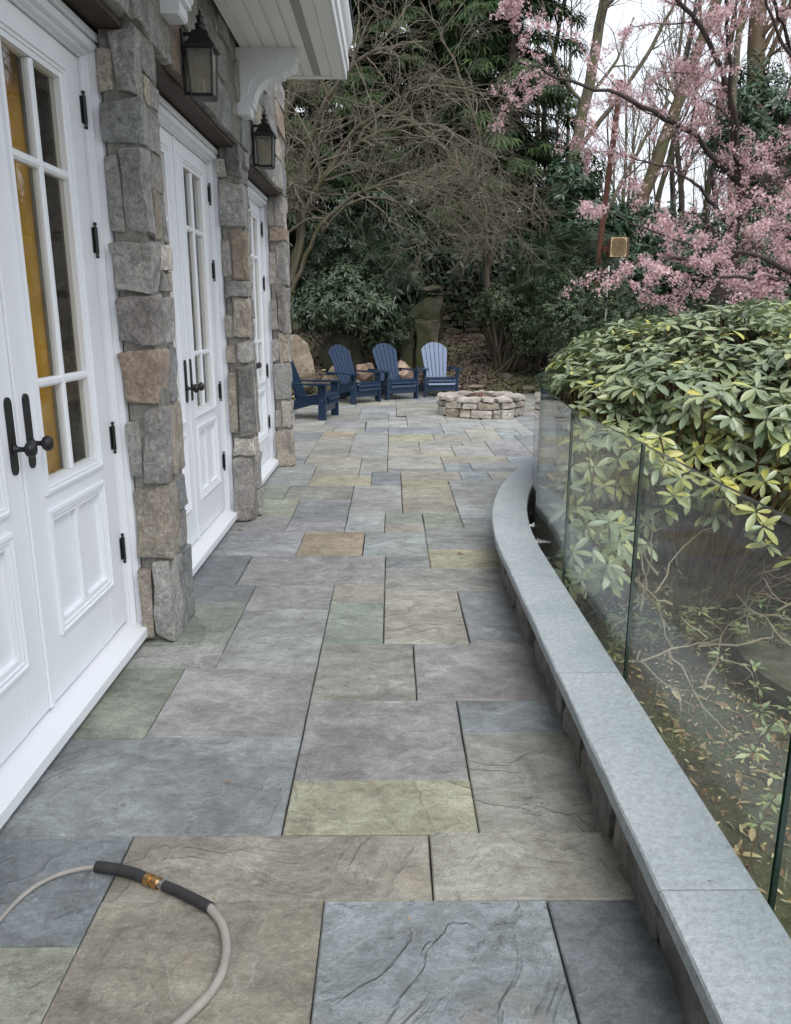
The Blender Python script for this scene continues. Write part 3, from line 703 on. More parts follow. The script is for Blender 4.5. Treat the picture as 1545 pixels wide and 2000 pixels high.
for k, (o0, o1) in enumerate(OPEN):
    hy = (3.452, 5.69, 7.905)[k]; my = hy - LEAF
    door_leaf(my + .002, hy, True); door_leaf(my - LEAF, my - .002, False)
    ast = MB().box(XS - .001, XS + .010, my - .018, my + .014, .11, 2.498, .003).build('astragal', M['white'], house)
    lo = my - LEAF - .004
    fr = MB().loops([[(x, (lo - i) if s_ < 0 else (hy + .004 + i), zz) for s_, zz in ((-1, .06), (-1, 2.504 + i), (1, 2.504 + i), (1, .06))]
                     for i, x in ((0, XS - .05), (0, XS + .012), (.008, XS + .014), (.010, XS + .036), (.022, XS + .040), (.024, XS + .062), (.040, XS + .072), (.048, XS + .070), (.056, XS + .060), (.056, XS - .05))], close=False)
    frame = fr.build('door_frame', M['white'], house)
    if lo - .056 > o0: MB().box(XS - .05, XS + .02, o0, lo - .056, .0, 2.60).build('side_panel', M['white'], house)
    MB().box(XS - .05, -1.172, lo - .055, hy + .058, 2.5635, 2.592, .003).build('drip_cap', M['white'], house)
    MB().prism([(XS - .06, .03), (-1.158, .03), (-1.154, .034), (-1.154, .074), (-1.158, .078), (XS - .06, .106)], 1, o0, hy + .052).build('door_sill', M['white'], house)
    MB().box(-1.5, -1.195, o0, hy + .05, -.03, .031).build('threshold_base', M['mortar'], house)
# rooms behind the glass
room = MB().box(-5.2, -1.62, -1.0, 8.3, -.02, .0, 0).build('room_floor', M['roomfloor'], house)
MB().box(-2.62, -2.52, -1.0, 8.3, 0, 2.9).build('room_wall', M['ochre'], house)
MB().box(-2.52, -1.56, 8.12, 8.2, 0, 2.9).build('room_wall', M['ochre'], house)
MB().box(-2.52, -1.56, -1.0, -.9, 0, 2.9).build('room_wall', M['ochre'], house)
MB().box(-2.62, -1.56, -1.0, 8.2, 2.9, 2.98).build('room_ceiling', M['ochre'], house)
for k, (o0, o1) in enumerate(OPEN):    # ochre backdrops added just behind the glass, catching daylight for the lit room
    V = []; n = 60; ya, yb = o0 + .02, o0 + 1.69
    for i in range(n + 1):
        y = ya + (yb - ya) * i / n; x = -1.44 + .028 * math.sin(i * 1.15) + .01 * math.sin(i * .37)
        V += [(x, y, .02), (x, y, 2.66)]
    F = [(2 * i, 2 * i + 2, 2 * i + 3, 2 * i + 1) for i in range(n)]
    c = mk('backdrop', V, F, M['backdrop'], smooth=True)
    MB().box(-1.54, -1.46, o0 + 1.70, o1, .0, 2.64).build('infill_board', M['tanfill'], house)  # tan board added to lighten the dark right-hand panes
    tag(c, 'added ochre backdrop standing for the lit room behind the glass of the ' + ('nearest white doors beside the hose', 'middle white doors', 'far white doors by the chairs')[k], 'backdrop', 'added ochre backdrops behind the doors')
# end wall and roof of the house, beyond the picture
MB().box(-6.0, -1.55, 8.02, 8.10, -.2, 5.6).build('gable_wall', M['mortar'], house)
MB().prism([(-6.2, 5.5), (-.75, 5.5), (-.75, 5.62), (-4.6, 7.6), (-6.2, 7.6)], 1, -3.1, 8.35).build('roof', M['roof'], house)

# canopy over the doors
ZS = 3.215
can = MB().prism([(XF - .03, ZS + .06), (-.345, ZS + .06), (-.345, ZS + .30), (XF - .03, ZS + .62)], 1, -1.0, 6.40).build('canopy', M['white'], house)
MB().prism([(XF - .02, ZS + .64), (-.27, ZS + .315), (-.27, ZS + .34), (XF - .02, ZS + .67)], 1, -1.1, 6.46).build('canopy_roof', M['roof'], can)
edges = [XF + .02, -.93, -.835, -.74, -.645, -.565]
for a, b in zip(edges, edges[1:]):
    MB().prism([(a + .004, ZS + .059), (a, ZS + .012), (a + .004, ZS), (a + .010, ZS + .006), (a + .016, ZS), (b - .006, ZS), (b - .0005, ZS + .012), (b - .004, ZS + .059)], 1, -1.0, 6.33).build('soffit_board', M['soffit'], can)
MB().box(-.563, -.517, -1.0, 6.33, ZS + .004, ZS + .05).build('vent_strip', M['vent'], can)
MB().box(-.515, -.436, -1.0, 6.33, ZS, ZS + .058, .004).build('soffit_board', M['soffit'], can)
MB().box(-.434, -.345, -1.0, 6.40, ZS - .006, ZS + .059, .004).build('soffit_trim', M['soffit'], can)
MB().box(XF + .02, -.436, 6.335, 6.40, ZS - .006, ZS + .059, .004).build('soffit_trim', M['soffit'], can)
fa = [(-.344, ZS - .008), (-.330, ZS - .008), (-.326, ZS + .05), (-.312, ZS + .055), (-.312, ZS + .12), (-.318, ZS + .125), (-.318, ZS + .19), (-.300, ZS + .21), (-.285, ZS + .25), (-.280, ZS + .312), (-.344, ZS + .312)]
MB().prism(fa, 1, -1.0, 6.405).build('fascia', M['white'], can)
bp = [(0, 0), (.085, 0), (.095, .012), (.095, .055), (.115, .055), (.115, .075)]
for k in range(9):
    a = k / 8 * math.pi / 2; bp.append((.125 + .20 * (1 - math.cos(a)), .085 + .155 * math.sin(a)))
bp += [(.325, .262), (.340, .262)]
for k in range(7):
    a = -math.pi / 2 + k / 6 * math.pi / 2; bp.append((.345 + .065 * math.cos(a), .335 + .065 * math.sin(a)))
bp += [(.41, .352), (.425, .352), (.425, .405), (0, .405)]
for yb in (3.98, 5.775):
    x0, z0 = XF - .02, ZS - .405
    br = MB().prism([(x0 + p[0], z0 + p[1]) for p in bp], 1, yb - .07, yb + .07).build('bracket', M['white'], house)
    inner = [(x0 + .035, z0 + .10)] + [(x0 + .085 + .20 * (1 - math.cos(k / 8 * math.pi / 2)), z0 + .125 + .155 * math.sin(k / 8 * math.pi / 2)) for k in range(9)] + [(x0 + .30, z0 + .345), (x0 + .035, z0 + .345)]
    MB().prism(inner, 1, yb - .078, yb - .0695).build('bracket_panel', M['white'], br)

# ------------------------------------------------------------------ wall lanterns
def lantern():
    r = thing('wall_lantern', '', 'lantern')
    def ring(w, z): return [(-w, -w, z), (w, -w, z), (w, w, z), (-w, w, z)]
    wt, wb, zt, zb = .094, .080, .30, .02
    f = MB()
    def post(a, b, t=.007):
        a = Vector(a); b = Vector(b); f.tube([a, b], t * 1.25, 4)
    for sx in (-1, 1):
        for sy in (-1, 1): post((sx * wb, sy * wb, zb), (sx * wt, sy * wt, zt))
    for w_, z_ in ((wb, zb), (wt, zt)):
        rg = ring(w_, z_)
        for k in range(4): post(rg[k], rg[(k + 1) % 4], .008)
    f.build('frame', M['black'], r, org=(0, 0, 0))
    for k in range(4):
        a, b = ring(wb * .97, zb + .008), ring(wt * .97, zt - .006)
        c = [a[k], a[(k + 1) % 4], b[(k + 1) % 4], b[k]]
        n = Vector(((0, -1, 0), (1, 0, 0), (0, 1, 0), (-1, 0, 0))[k]) * -.003
        V = c + [tuple(Vector(p) + n) for p in c]
        mk('pane', V, [(0, 1, 2, 3), (7, 6, 5, 4), (0, 4, 5, 1), (1, 5, 6, 2), (2, 6, 7, 3), (3, 7, 4, 0)], M['lampglass'], r, org=(0, 0, 0))
    prof = [(.118, .298), (.120, .312), (.098, .330), (.074, .362), (.060, .400), (.056, .408)]
    MB().loops([ring(w_, z_) for w_, z_ in [(.05, .299)] + prof + [(.01, .409)]]).build('roof', M['black'], r, org=(0, 0, 0))
    MB().lathe([(.0, .404), (.044, .404), (.046, .412), (.040, .418), (.040, .445), (.046, .450), (.030, .456), (.022, .470), (.032, .492), (.034, .498), (.014, .502), (.010, .512), (.013, .522), (.006, .534), (.0, .540)], n=14).build('chimney', M['black'], r, org=(0, 0, 0), smooth=True)
    MB().box(-.145, -.128, -.052, .052, .02, .42, .004).box(-.130, -.045, -.012, .012, .385, .405).box(-.130, -.070, -.012, .012, .03, .05).build('wall_bracket', M['black'], r, org=(0, 0, 0))
    MB().lathe([(0, .02), (.016, .02), (.016, .05), (.011, .055), (.011, .13), (0, .132)], n=10).build('candle', M['candle'], r, org=(0, 0, 0))
    MB().box(-wb, wb, -wb, wb, .008, .016).build('base_plate', M['black'], r, org=(0, 0, 0))
    r['group'] = 'wall lanterns between the doors'
    return r
LT = lantern(); LT['label'] = 'black wall lantern under the white canopy, above the middle pair of doors'
LT.location = (-.922, 4.23, 2.535); LT.scale = (.64, .62, .74)
L2 = dup(LT, (-.922, 6.20, 2.555), 0, 'black wall lantern beyond the end of the canopy, above the far pair of doors')

# ------------------------------------------------------------------ seat wall with coping
def off_pt(y, d):
    """point at distance d outward from the coping edge at parameter y"""
    if y <= 4: return (.590 + d, y)
    a = math.asin(min(1, (y - 4) / 6.4)); return (6.99 - (6.4 - d) * math.cos(a), 4 + (6.4 - d) * math.sin(a))
sw = thing('seat_wall', 'low curved stone wall with smooth blue-grey coping along the glass railing', 'wall', (.7, 3, 0))
rr = random.Random(21)
ys = np.linspace(-1.5, 9.6, 60)
rings = []
for y in ys:
    a, b = off_pt(y, .085), off_pt(y, .205)
    rings.append([(a[0], a[1], -.9), (b[0], b[1], -.9), (b[0], b[1], .2195), (a[0], a[1], .2195)])
MB().loops(rings).build('wall_core', M['mortar'], sw)
cj = [-1.3, .36, 1.462, 2.545, 3.61, 4.74, 5.62, 6.75, 7.8, 8.9]
for y0, y1 in zip(cj, cj[1:]):
    n = 8; rings = []
    yy = np.linspace(y0 + .002, y1 - .002, n)
    for y in yy:
        j = lambda: rr.uniform(-.0018, .0018)
        prof = [(.006, .2205), (0, .227), (0, .264), (.005, .2695), (.221, .2695), (.226, .264), (.226, .2205)]
        rings.append([(*off_pt(y, d + (j() if k in (1, 2, 3) else 0)), z_) for k, (d, z_) in enumerate(prof)])
    m = MB().loops(rings)
    m.F.append(tuple(range(7))); b = (n - 1) * 7; m.F.append(tuple(b + i for i in range(7))[::-1])
    m.build('coping_stone', M['coping'], sw)
y = -1.2
while y < 8.6:
    L = rr.uniform(.22, .46); a = off_pt(y + L / 2, .092); ang = -math.asin(min(1, max(0, (y + L / 2 - 4) / 6.4)))
    stone('face_stone', a[0] - .042 + rr.uniform(-.006, .010), a[0] + .03, a[1] - L / 2 + .005, a[1] + L / 2 - .005, -.02, .2185, M['wallface'], sw, rough=.024, skew=.08, rot=ang)
    y += L

# ------------------------------------------------------------------ glass railing
GP = [(.874, -.70), (.874, .42), (.874, 1.515), (.873, 2.668), (.865, 3.712), (.937, 4.885), (1.118, 6.06), (1.56, 7.20), (2.2, 8.2)]
GL = ['clear glass railing panel behind the viewer beside the low wall', 'clear glass railing panel above the coping, beside the coiled grey hose', 'clear glass railing panel in front of the leaf-strewn soil and mossy round slab',
      'clear glass railing panel in front of bare twigs below the yellow-green rhododendron', 'clear glass railing panel with rhododendron leaves pressed close behind it', 'short-looking end glass panel where the low wall starts to curve, leaves on its top corner',
      'glass railing panel seen edge-on past the bend of the low wall', 'glass railing panel on the far curve of the low wall toward the fire pit', 'last glass railing panel on the far curve of the low wall']
for k, (p, q) in enumerate(zip(GP, GP[1:])):
    p, q = Vector((*p, 0)), Vector((*q, 0)); d = (q - p).normalized(); n = Vector((d.y, -d.x, 0)) * .006
    p = p + d * .006; q = q - d * .006
    g = thing('glass_panel', GL[k], 'glass panel', ((p + q) / 2 + Vector((0, 0, -.02))), 'frameless glass railing panels')
    c = [p - n, q - n, q + n, p + n]
    V = [(*v.xy, z_) for z_ in (-.02, 1.07) for v in c]
    F = [(3, 2, 1, 0), (4, 5, 6, 7), (0, 1, 5, 4), (1, 2, 6, 5), (2, 3, 7, 6), (3, 0, 4, 7)]
    mk('pane', V, F, None, g, mats=[M['railglass'], M['glassedge']], fmat=[1, 1, 0, 1, 0, 1])
    for f_ in (.16, .84):
        b = p.lerp(q, f_); nn = Vector((-d.y, d.x, 0))
        for z_ in (.02, .125):
            m = MB().tube([b + nn * .007 + Vector((0, 0, z_)), b + nn * .085 + Vector((0, 0, z_))], .011, 8)
            m.tube([b + nn * .0065 + Vector((0, 0, z_)), b + nn * .013 + Vector((0, 0, z_))], .024, 10).tube([b - nn * .007 + Vector((0, 0, z_)), b - nn * .012 + Vector((0, 0, z_))], .024, 10)
            m.build('standoff', M['steel'], g)

# ------------------------------------------------------------------ fire pit
pr_ = random.Random(8)
pit = thing('fire_pit', 'round fire pit of pale rough fieldstones standing on the patio', 'fire pit', (*PIT, 0))
PR0, PR1 = .39, .67
MB().lathe([(PR0 + .05, -.02), (PR0 + .05, .23), (PR1 - .05, .23), (PR1 - .05, -.02)], (*PIT, 0), 40).build('core', M['mortar'], pit)
MB().lathe([(0, .10), (PR0 + .06, .09), (PR0 + .06, .02)], (*PIT, 0), 28).build('ash_bed', M['ash'], pit)
def polar_stone(name, a0, a1, r0, r1, z0, z1, colr, rough=.016):
    am = (a0 + a1) / 2; wd = (a1 - a0) * (r0 + r1) / 2 - .010 if r1 - r0 > .2 else (a1 - a0) * r1 - .012
    cx, cy = PIT[0] + (r0 + r1) / 2, PIT[1]
    return stone(name, PIT[0] + r0, PIT[0] + r1, cy - wd / 2, cy + wd / 2, z0, z1, M['fieldstone'], pit, colr, rough, 10.0, .16, am, PIT)
PCOL = [(.40, .37, .32), (.33, .29, .235), (.45, .43, .39), (.30, .265, .21), (.36, .34, .31)]
for z0, z1, n in ((-.005, .135, 17), (.135, .235, 15)):
    cuts = sorted(((k + pr_.uniform(-.3, .3)) / n) * 2 * math.pi for k in range(n)); cuts.append(cuts[0] + 2 * math.pi)
    for a, b in zip(cuts, cuts[1:]): polar_stone('stone', a, b, PR1 - .13, PR1 + pr_.uniform(.0, .022), z0 + .004, z1 - .004 + pr_.uniform(-.008, .006), pr_.choice(PCOL))
cuts = sorted(((k + pr_.uniform(-.25, .25)) / 14) * 2 * math.pi for k in range(14)); cuts.append(cuts[0] + 2 * math.pi)
for a, b in zip(cuts, cuts[1:]): polar_stone('cap_stone', a, b, PR0 + pr_.uniform(-.02, .02), PR1 + pr_.uniform(.0, .03), .237, .305 + pr_.uniform(-.008, .012), pr_.choice(PCOL[:1] + PCOL[2:3] + PCOL[4:]), .02)
for k in range(16):
    a = k / 16 * 2 * math.pi; polar_stone('inner_stone', a, a + .37, PR0 - .02, PR0 + .08, .05, .234, pr_.choice([FS['d'], FS['u'], FS['r']]))
for dx, dy, s_, rz in ((-.06, .06, .10, .5), (.10, .10, .08, 1.1)):
    stone('fire_brick', PIT[0] + dx - s_, PIT[0] + dx + s_, PIT[1] + dy - .06, PIT[1] + dy + .06, .10, .10 + s_ * 2.3, M['firebrick'], pit, rough=.02, skew=.3, rot=rz)

# ------------------------------------------------------------------ lounge chairs
def chair():
    r = thing('adirondack_chair', '', 'chair', group='navy chairs in a curve round the fire pit')
    nv = M['navy']; O = (0, 0, 0)
    # back: six boards fanned on a plane that leans back
    b0 = Vector((0, .055, .275)); lean = R(24); ex = Vector((1, 0, 0)); el = Vector((0, math.sin(lean), math.cos(lean))); en = ex.cross(el)
    nS = 6; Wb, Wt, Lg = .395, .565, .79
    for k in range(nS):
        f0, f1 = k / nS, (k + 1) / nS; g = .006
        def sx(f, l): return (f - .5) * (Wb + (Wt - Wb) * l / Lg)
        pts = [(sx(f0, 0) + g, 0), (sx(f1, 0) - g, 0)]
        for q in range(5):
            f = f1 + (f0 - f1) * q / 4; top = Lg - .155 * abs(2 * (f - .5)) ** 2.2
            x = sx(f, top) + (-g if q == 0 else g if q == 4 else 0)
            pts.append((x, top))
        V = []
        for t_ in (0, -.02):
            V += [tuple(b0 + ex * p[0] + el * p[1] - en * t_) for p in pts]
        n = len(pts); F = [tuple(range(n)), tuple(range(n, 2 * n))[::-1]] + [(i, i + n, (i + 1) % n + n, (i + 1) % n) for i in range(n)]
        mk('back_slat', V, F, nv, r, org=O)
    for l, hw in ((.07, .20), (.60, .235)):
        c = b0 + el * l - en * .001
        V = [tuple(c + ex * sx_ * hw + el * a - en * t_) for t_ in (0, .025) for sx_, a in ((-1, -.035), (1, -.035), (1, .035), (-1, .035))]
        mk('back_brace', V, [(3, 2, 1, 0), (4, 5, 6, 7), (0, 1, 5, 4), (1, 2, 6, 5), (2, 3, 7, 6), (3, 0, 4, 7)], nv, r, org=O)
    MB().box(-.37, .37, .245, .285, .475, .525, .004).build('arm_brace', nv, r, org=O)
    # seat boards
    sp = [(-.435, .255, 64), (-.437, .318, 28), (-.385, .362, 6), (-.305, .362, -9), (-.225, .349, -9), (-.145, .336, -9), (-.065, .323, -9), (.012, .311, -9)]
    for y_, z_, a in sp:
        ca, sa = math.cos(R(a)), math.sin(R(a)); hw, ht = .036, .010
        pts = [(y_ + u * ca - v * sa, z_ + u * sa + v * ca) for u, v in ((-hw, -ht), (hw, -ht), (hw, ht * .6), (hw - .006, ht), (-hw + .006, ht), (-hw, ht * .6))]
        MB().prism(pts, 0, -.258, .258).build('seat_slat', nv, r, org=O)
    for s_ in (-1, 1):
        x0, x1 = (s_ * .262, s_ * .292)
        x0, x1 = min(x0, x1), max(x0, x1)
        MB().prism([(-.42, .235), (-.405, .35), (-.30, .352), (.03, .298), (.60, .075), (.66, .0), (.50, .0), (.02, .155), (-.20, .215)], 0, x0, x1).build('side_rail', nv, r, org=O)
        lx0, lx1 = sorted((s_ * .295, s_ * .332))
        MB().box(lx0, lx1, -.425, -.305, 0, .512, .004).build('front_leg', nv, r, org=O)
        g0, g1 = sorted((s_ * .333, s_ * .353))
        MB().prism([(-.385, .508), (-.345, .508), (-.345, .40), (-.36, .38), (-.385, .44)], 0, g0, g1).build('arm_gusset', nv, r, org=O)
        o_, i_ = s_ * .40, s_ * .255
        pts = [(i_, -.475), (s_ * .275, -.495), (s_ * .385, -.495), (o_, -.475), (s_ * .405, -.30), (s_ * .385, -.05), (s_ * .355, .30), (s_ * .30, .315), (s_ * .288, .05), (i_, -.2)]
        if s_ < 0: pts = pts[::-1]
        MB().prism(pts, 2, .5135, .5365).build('armrest', nv, r, org=O)
        for z_, y_ in ((.29, -.365), (.475, -.36)):
            c = s_ * .333; MB().lathe([(0, 0), (.010, 0), (.010, s_ * .004), (0, s_ * .005)], (c, y_, z_), 8, 0).build('bolt', M['steel'], r, org=O)
    MB().box(-.294, .294, -.40, -.375, .115, .262, .004).build('apron', nv, r, org=O)
    MB().box(-.26, .26, .30, .33, .05, .14, .004).build('rear_stretcher', nv, r, org=O)
    return r
CH = [((-.92, 11.88), 77, 'navy slatted chair seen from its side, closest to the stone house corner'), ((-.43, 13.93), 47, 'navy slatted chair second from the house corner, in front of the pale boulder'),
      ((.205, 14.54), 29, 'navy slatted chair third from the house corner, in front of the pinkish stones'), ((.955, 15.02), 9, 'navy slatted chair farthest from the house, facing the fire pit squarely')]
c0 = None
for (fx, fy), a, lb in CH:
    d = Vector((math.sin(R(a)), -math.cos(R(a)))); p = (fx - d.x * .40, fy - d.y * .40, .002)
    if c0 is None: c0 = chair(); c0['label'] = lb; c0.location = p; c0.rotation_euler = (0, 0, R(a))
    else: dup(c0, p, R(a), lb)

# ------------------------------------------------------------------ hose across the pavers
hose = thing('pressure_hose', 'grey pressure hose with black sleeves and brass coupling lying across the pavers', 'hose', (-.6, 1.7, 0))
def spline(P, n=10):
    P = [Vector(p) for p in P]; out = []
    P = [P[0] * 2 - P[1]] + P + [P[-1] * 2 - P[-2]]
    for i in range(1, len(P) - 2):
        for k in range(n):
            t = k / n; a, b, c, d = P[i - 1:i + 3]
            out.append(.5 * ((2 * b) + (c - a) * t + (2 * a - 5 * b + 4 * c - d) * t * t + (3 * b - a - 3 * c + d) * t ** 3))
    out.append(P[-2]); return out
rad1, rad2, rs = .0065, .0115, .0155
A_ = [(-1.30, 1.02, .009), (-1.06, 1.40, .009), (-1.012, 1.58, .009), (-1.0, 1.674, .009), (-.981, 1.757, .009), (-.945, 1.815, .010), (-.89, 1.850, .012), (-.816, 1.862, .017), (-.79, 1.857, .018)]
B_ = [(-.497, 1.722, .018), (-.472, 1.706, .016), (-.428, 1.650, .013), (-.403, 1.578, .013), (-.398, 1.506, .013), (-.416, 1.440, .013), (-.468, 1.360, .013), (-.56, 1.23, .013), (-.66, 1.02, .013), (-.70, .75, .013), (-.66, .45, .013)]
MB().tube(spline(A_), rad1, 10).build('thin_hose', M['hose'], hose, smooth=True)
MB().tube(spline(B_), rad2, 12).build('thick_hose', M['hose'], hose, smooth=True)
S1 = [(-.822, 1.862, .0165), (-.77, 1.853, .0170), (-.715, 1.836, .0170), (-.665, 1.812, .0170)]
S2 = [(-.612, 1.786, .0170), (-.565, 1.762, .0170), (-.52, 1.736, .0170), (-.470, 1.706, .0165)]
MB().tube(spline(S1), rs, 14).build('sleeve', M['rubber'], hose, smooth=True)
MB().tube(spline(S2), rs * .92, 14).build('sleeve', M['rubber'], hose, smooth=True)
def along(a, b, segs, name, mat):
    a, b = Vector(a), Vector(b)
    for t0, t1, r_ in segs: MB().tube([a.lerp(b, t0), a.lerp(b, t1)], r_, 14).build(name, mat, hose)
along((-.668, 1.8135, .0172), (-.608, 1.784, .0172), [(0, .28, .0165), (.29, .40, .0135), (.41, .64, .0165)], 'coupling', M['brass'])
along((-.668, 1.8135, .0172), (-.608, 1.784, .0172), [(.645, 1.05, .011)], 'nipple', M['steel'])

# ------------------------------------------------------------------ boulders
def rock(name, c, dims, mat, label, seed, parent=None, rz=0.0, cat='boulder', group=None, sub=4, cuts=26, rough=.07):
    import bmesh
    bm = bmesh.new(); bmesh.ops.create_icosphere(bm, subdivisions=sub, radius=1.0)
    rg = random.Random(seed)
    pl = []
    for _ in range(cuts):
        n = Vector((rg.gauss(0, 1), rg.gauss(0, 1), rg.gauss(0, .8))).normalized(); pl.append((n, rg.uniform(.52, .80)))
    V = []
    for v in bm.verts:
        p = v.co.copy() * 1.05
        for n, d in pl:
            e = p.dot(n) - d
            if e > 0: p -= n * e
        p += Vector(noise.noise_vector(p * 1.6 + Vector((seed, 0, 0)))) * rough * 1.3 + Vector(noise.noise_vector(p * 5 + Vector((0, seed, 0)))) * rough * .5
        V.append((p.x * dims[0], p.y * dims[1], p.z * dims[2]))
    F = [tuple(v.index for v in f.verts) for f in bm.faces]; bm.free()
    V = np.array(V); V[:, 2] -= V[:, 2].min()
    ca, sa = math.cos(rz), math.sin(rz); V = np.stack([V[:, 0] * ca - V[:, 1] * sa, V[:, 0] * sa + V[:, 1] * ca, V[:, 2]], -1)
    o = mk(name, V + np.array(c), F, mat, parent, org=c, smooth=True)
    if parent is None: tag(o, label, cat, group)
    return o
rock('boulder', (-1.72, 14.55, -.08), (.46, .42, .66), M['rock_tan'], 'tall tan boulder behind the chair nearest the house', 1, cuts=16)
rock('boulder', (-1.02, 14.85, -.05), (.50, .40, .50), M['rock_tan'], 'rounded pale tan boulder behind the second navy chair', 2, rz=.3)
rock('boulder', (-.52, 15.75, .10), (.26, .24, .30), M['rock_pink'], 'small pinkish boulder between the second and third navy chairs', 3)
rock('boulder', (.22, 15.85, .02), (.34, .28, .42), M['rock_pink'], 'pink-tan boulder behind the third navy chair', 4, rz=.8)
rock('boulder', (-.75, 15.45, .0), (.34, .22, .16), M['rock_tan'], 'low flat tan stone behind the arm of the second chair', 5)
rock('boulder', (-.20, 15.35, -.02), (.24, .18, .12), M['rock_pink'], 'low pink stone on the patio edge behind the third chair', 6)
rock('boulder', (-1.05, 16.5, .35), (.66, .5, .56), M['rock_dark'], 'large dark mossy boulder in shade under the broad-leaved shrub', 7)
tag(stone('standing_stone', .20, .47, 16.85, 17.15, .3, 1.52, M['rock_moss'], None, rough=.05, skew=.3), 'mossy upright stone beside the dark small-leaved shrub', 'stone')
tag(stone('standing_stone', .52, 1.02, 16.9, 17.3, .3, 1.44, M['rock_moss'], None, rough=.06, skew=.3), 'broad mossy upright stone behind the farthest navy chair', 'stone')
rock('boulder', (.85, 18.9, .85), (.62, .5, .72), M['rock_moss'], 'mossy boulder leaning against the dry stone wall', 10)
rock('flat_stone', (.98, 19.1, 2.02), (.36, .3, .11), M['drystone'], 'flat capstone lying on top of the mossy boulder', 15, cat='stone')
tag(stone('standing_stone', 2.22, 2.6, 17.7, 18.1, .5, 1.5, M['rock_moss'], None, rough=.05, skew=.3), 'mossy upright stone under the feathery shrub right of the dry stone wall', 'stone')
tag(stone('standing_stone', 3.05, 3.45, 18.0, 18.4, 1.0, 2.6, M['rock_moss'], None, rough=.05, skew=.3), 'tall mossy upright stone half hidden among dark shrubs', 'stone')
rock('boulder', (2.42, 16.6, .12), (.26, .2, .13), M['drystone'], 'small low stone lying alone in the dark mulch', 13)
for k, (x, y, dx, dy, dz, lb) in enumerate(((1.75, 16.25, .28, .15, .08, 'long flat edging stone behind the left of the fire pit'), (2.35, 16.2, .22, .14, .09, 'dark flat edging stone behind the middle of the fire pit'),
                                        (2.85, 16.0, .34, .20, .08, 'wide pale edging stone behind the right of the fire pit'), (1.38, 16.28, .12, .12, .09, 'small blocky edging stone beside the farthest chair'), (3.4, 15.7, .2, .15, .08, 'flat edging stone beside the small yellow-green plants'))):
    rock('edging_stone', (x, y, .0), (dx, dy, dz), M['rock_tan'] if k != 1 else M['drystone'], lb, 30 + k, cat='stone', group='flat stones edging the patio', sub=3)
# dry stone wall at the back of the bed
dw = thing('dry_stone_wall', 'dark mossy dry stone wall at the back of the planting bed', 'wall', (1.7, 20.0, .6))
dr = random.Random(3)
MB().box(.7, 2.9, 20.08, 20.5, .5, 2.15).build('core', M['rock_dark'], dw)
z = .75
while z < 2.25:
    h = dr.uniform(.10, .20); x = .7 + dr.uniform(0, .2)
    while x < 2.9:
        L = dr.uniform(.12, .5); e_ = dr.uniform(-.035, .035); stone('stone', x, x + L - .015, 19.82 + dr.uniform(-.08, .05), 20.15, z + e_, z + h - .012 + e_ * dr.uniform(-1, 1), M['drystone'], dw, rough=.045, sharp=7, skew=.3); x += L
    z += h
# round slab below the railing
slab = MB().lathe([(0, -.36), (.90, -.36), (.93, -.375), (.93, -.46), (.90, -.60)], (2.92, 3.98, 0), 48).build('round_slab', M['concrete'])
tag(slab, 'mossy round concrete slab on the soil beyond the glass', 'slab')

# ------------------------------------------------------------------ plants: shared shapes
def leaf_tmpl(sections, droop=.16, fold=.06):
    V = []
    for t_, hw in sections: V += [(t_, -hw, fold * hw * 5 - droop * t_ * t_), (t_, 0, -droop * t_ * t_), (t_, hw, fold * hw * 5 - droop * t_ * t_)]
    F = []
    for k in range(len(sections) - 1):
        b = k * 3; F += [(b, b + 3, b + 4, b + 1), (b + 1, b + 4, b + 5, b + 2)]
    return np.array(V), np.array(F)
RH_V, RH_F = leaf_tmpl([(0, .022), (.20, .095), (.48, .170), (.76, .150), (.94, .062), (1.0, .008)])
MID_V, MID_F = leaf_tmpl([(0, .02), (.45, .18), (1.0, .01)], .12, .05)
FLAT_V = np.array([(0, 0, 0), (.45, -.20, .05), (1, 0, -.12), (.45, .20, .05)]); FLAT_F = np.array([(0, 1, 2, 3)])
def star(n, hw, droop):
    V, F = [], []
    for k in range(n):
        a = 2 * math.pi * k / n; c, s_ = math.cos(a), math.sin(a)
        for x, y, z_ in ((0, 0, 0), (.6, -hw, droop * .5), (1, 0, droop), (.6, hw, droop * .5)): V.append((x * c - y * s_, x * s_ + y * c, z_))
        F.append(tuple(range(k * 4, k * 4 + 4)))
    return np.array(V), np.array(F)
FLOWER_V, FLOWER_F = star(4, .34, .35)
def spray_tmpl(n=5):
    V, F = [], []
    for k in range(n):
        a = R(-52 + 104 * k / (n - 1)); L = 1 - .35 * abs(k - (n - 1) / 2) / ((n - 1) / 2); hw = .055
        c, s_ = math.cos(a), math.sin(a)
        for x, y, z_ in ((0, -hw * .5, 0), (.55 * L, -hw, -.06), (L, 0, -.26), (.55 * L, hw, -.06)): V.append((x * c - y * s_, x * s_ + y * c, z_))
        F.append(tuple(range(k * 4, k * 4 + 4)))
    return np.array(V), np.array(F)
SPRAY_V, SPRAY_F = spray_tmpl()
def frond_tmpl(n=8):
    V, F = [], []
    for k in range(n):
        t_ = .12 + .88 * k / n; z_ = -.28 * t_ * t_
        for s_ in (-1, 1):
            L = .30 * (1 - .45 * t_); b = len(V)
            V += [(t_, 0, z_), (t_ + .06, s_ * L * .45, z_ + .01), (t_ + .13, s_ * L, z_ - .06), (t_ + .02 + .10, s_ * L * .42, z_ + .015)]
            F.append((b, b + 1, b + 2, b + 3))
    b = len(V); V += [(0, -.01, 0), (1, 0, -.28), (1, .005, -.28), (0, .01, 0)]; F.append((b, b + 1, b + 2, b + 3))
    return np.array(V), np.array(F)
FROND_V, FROND_F = frond_tmpl()

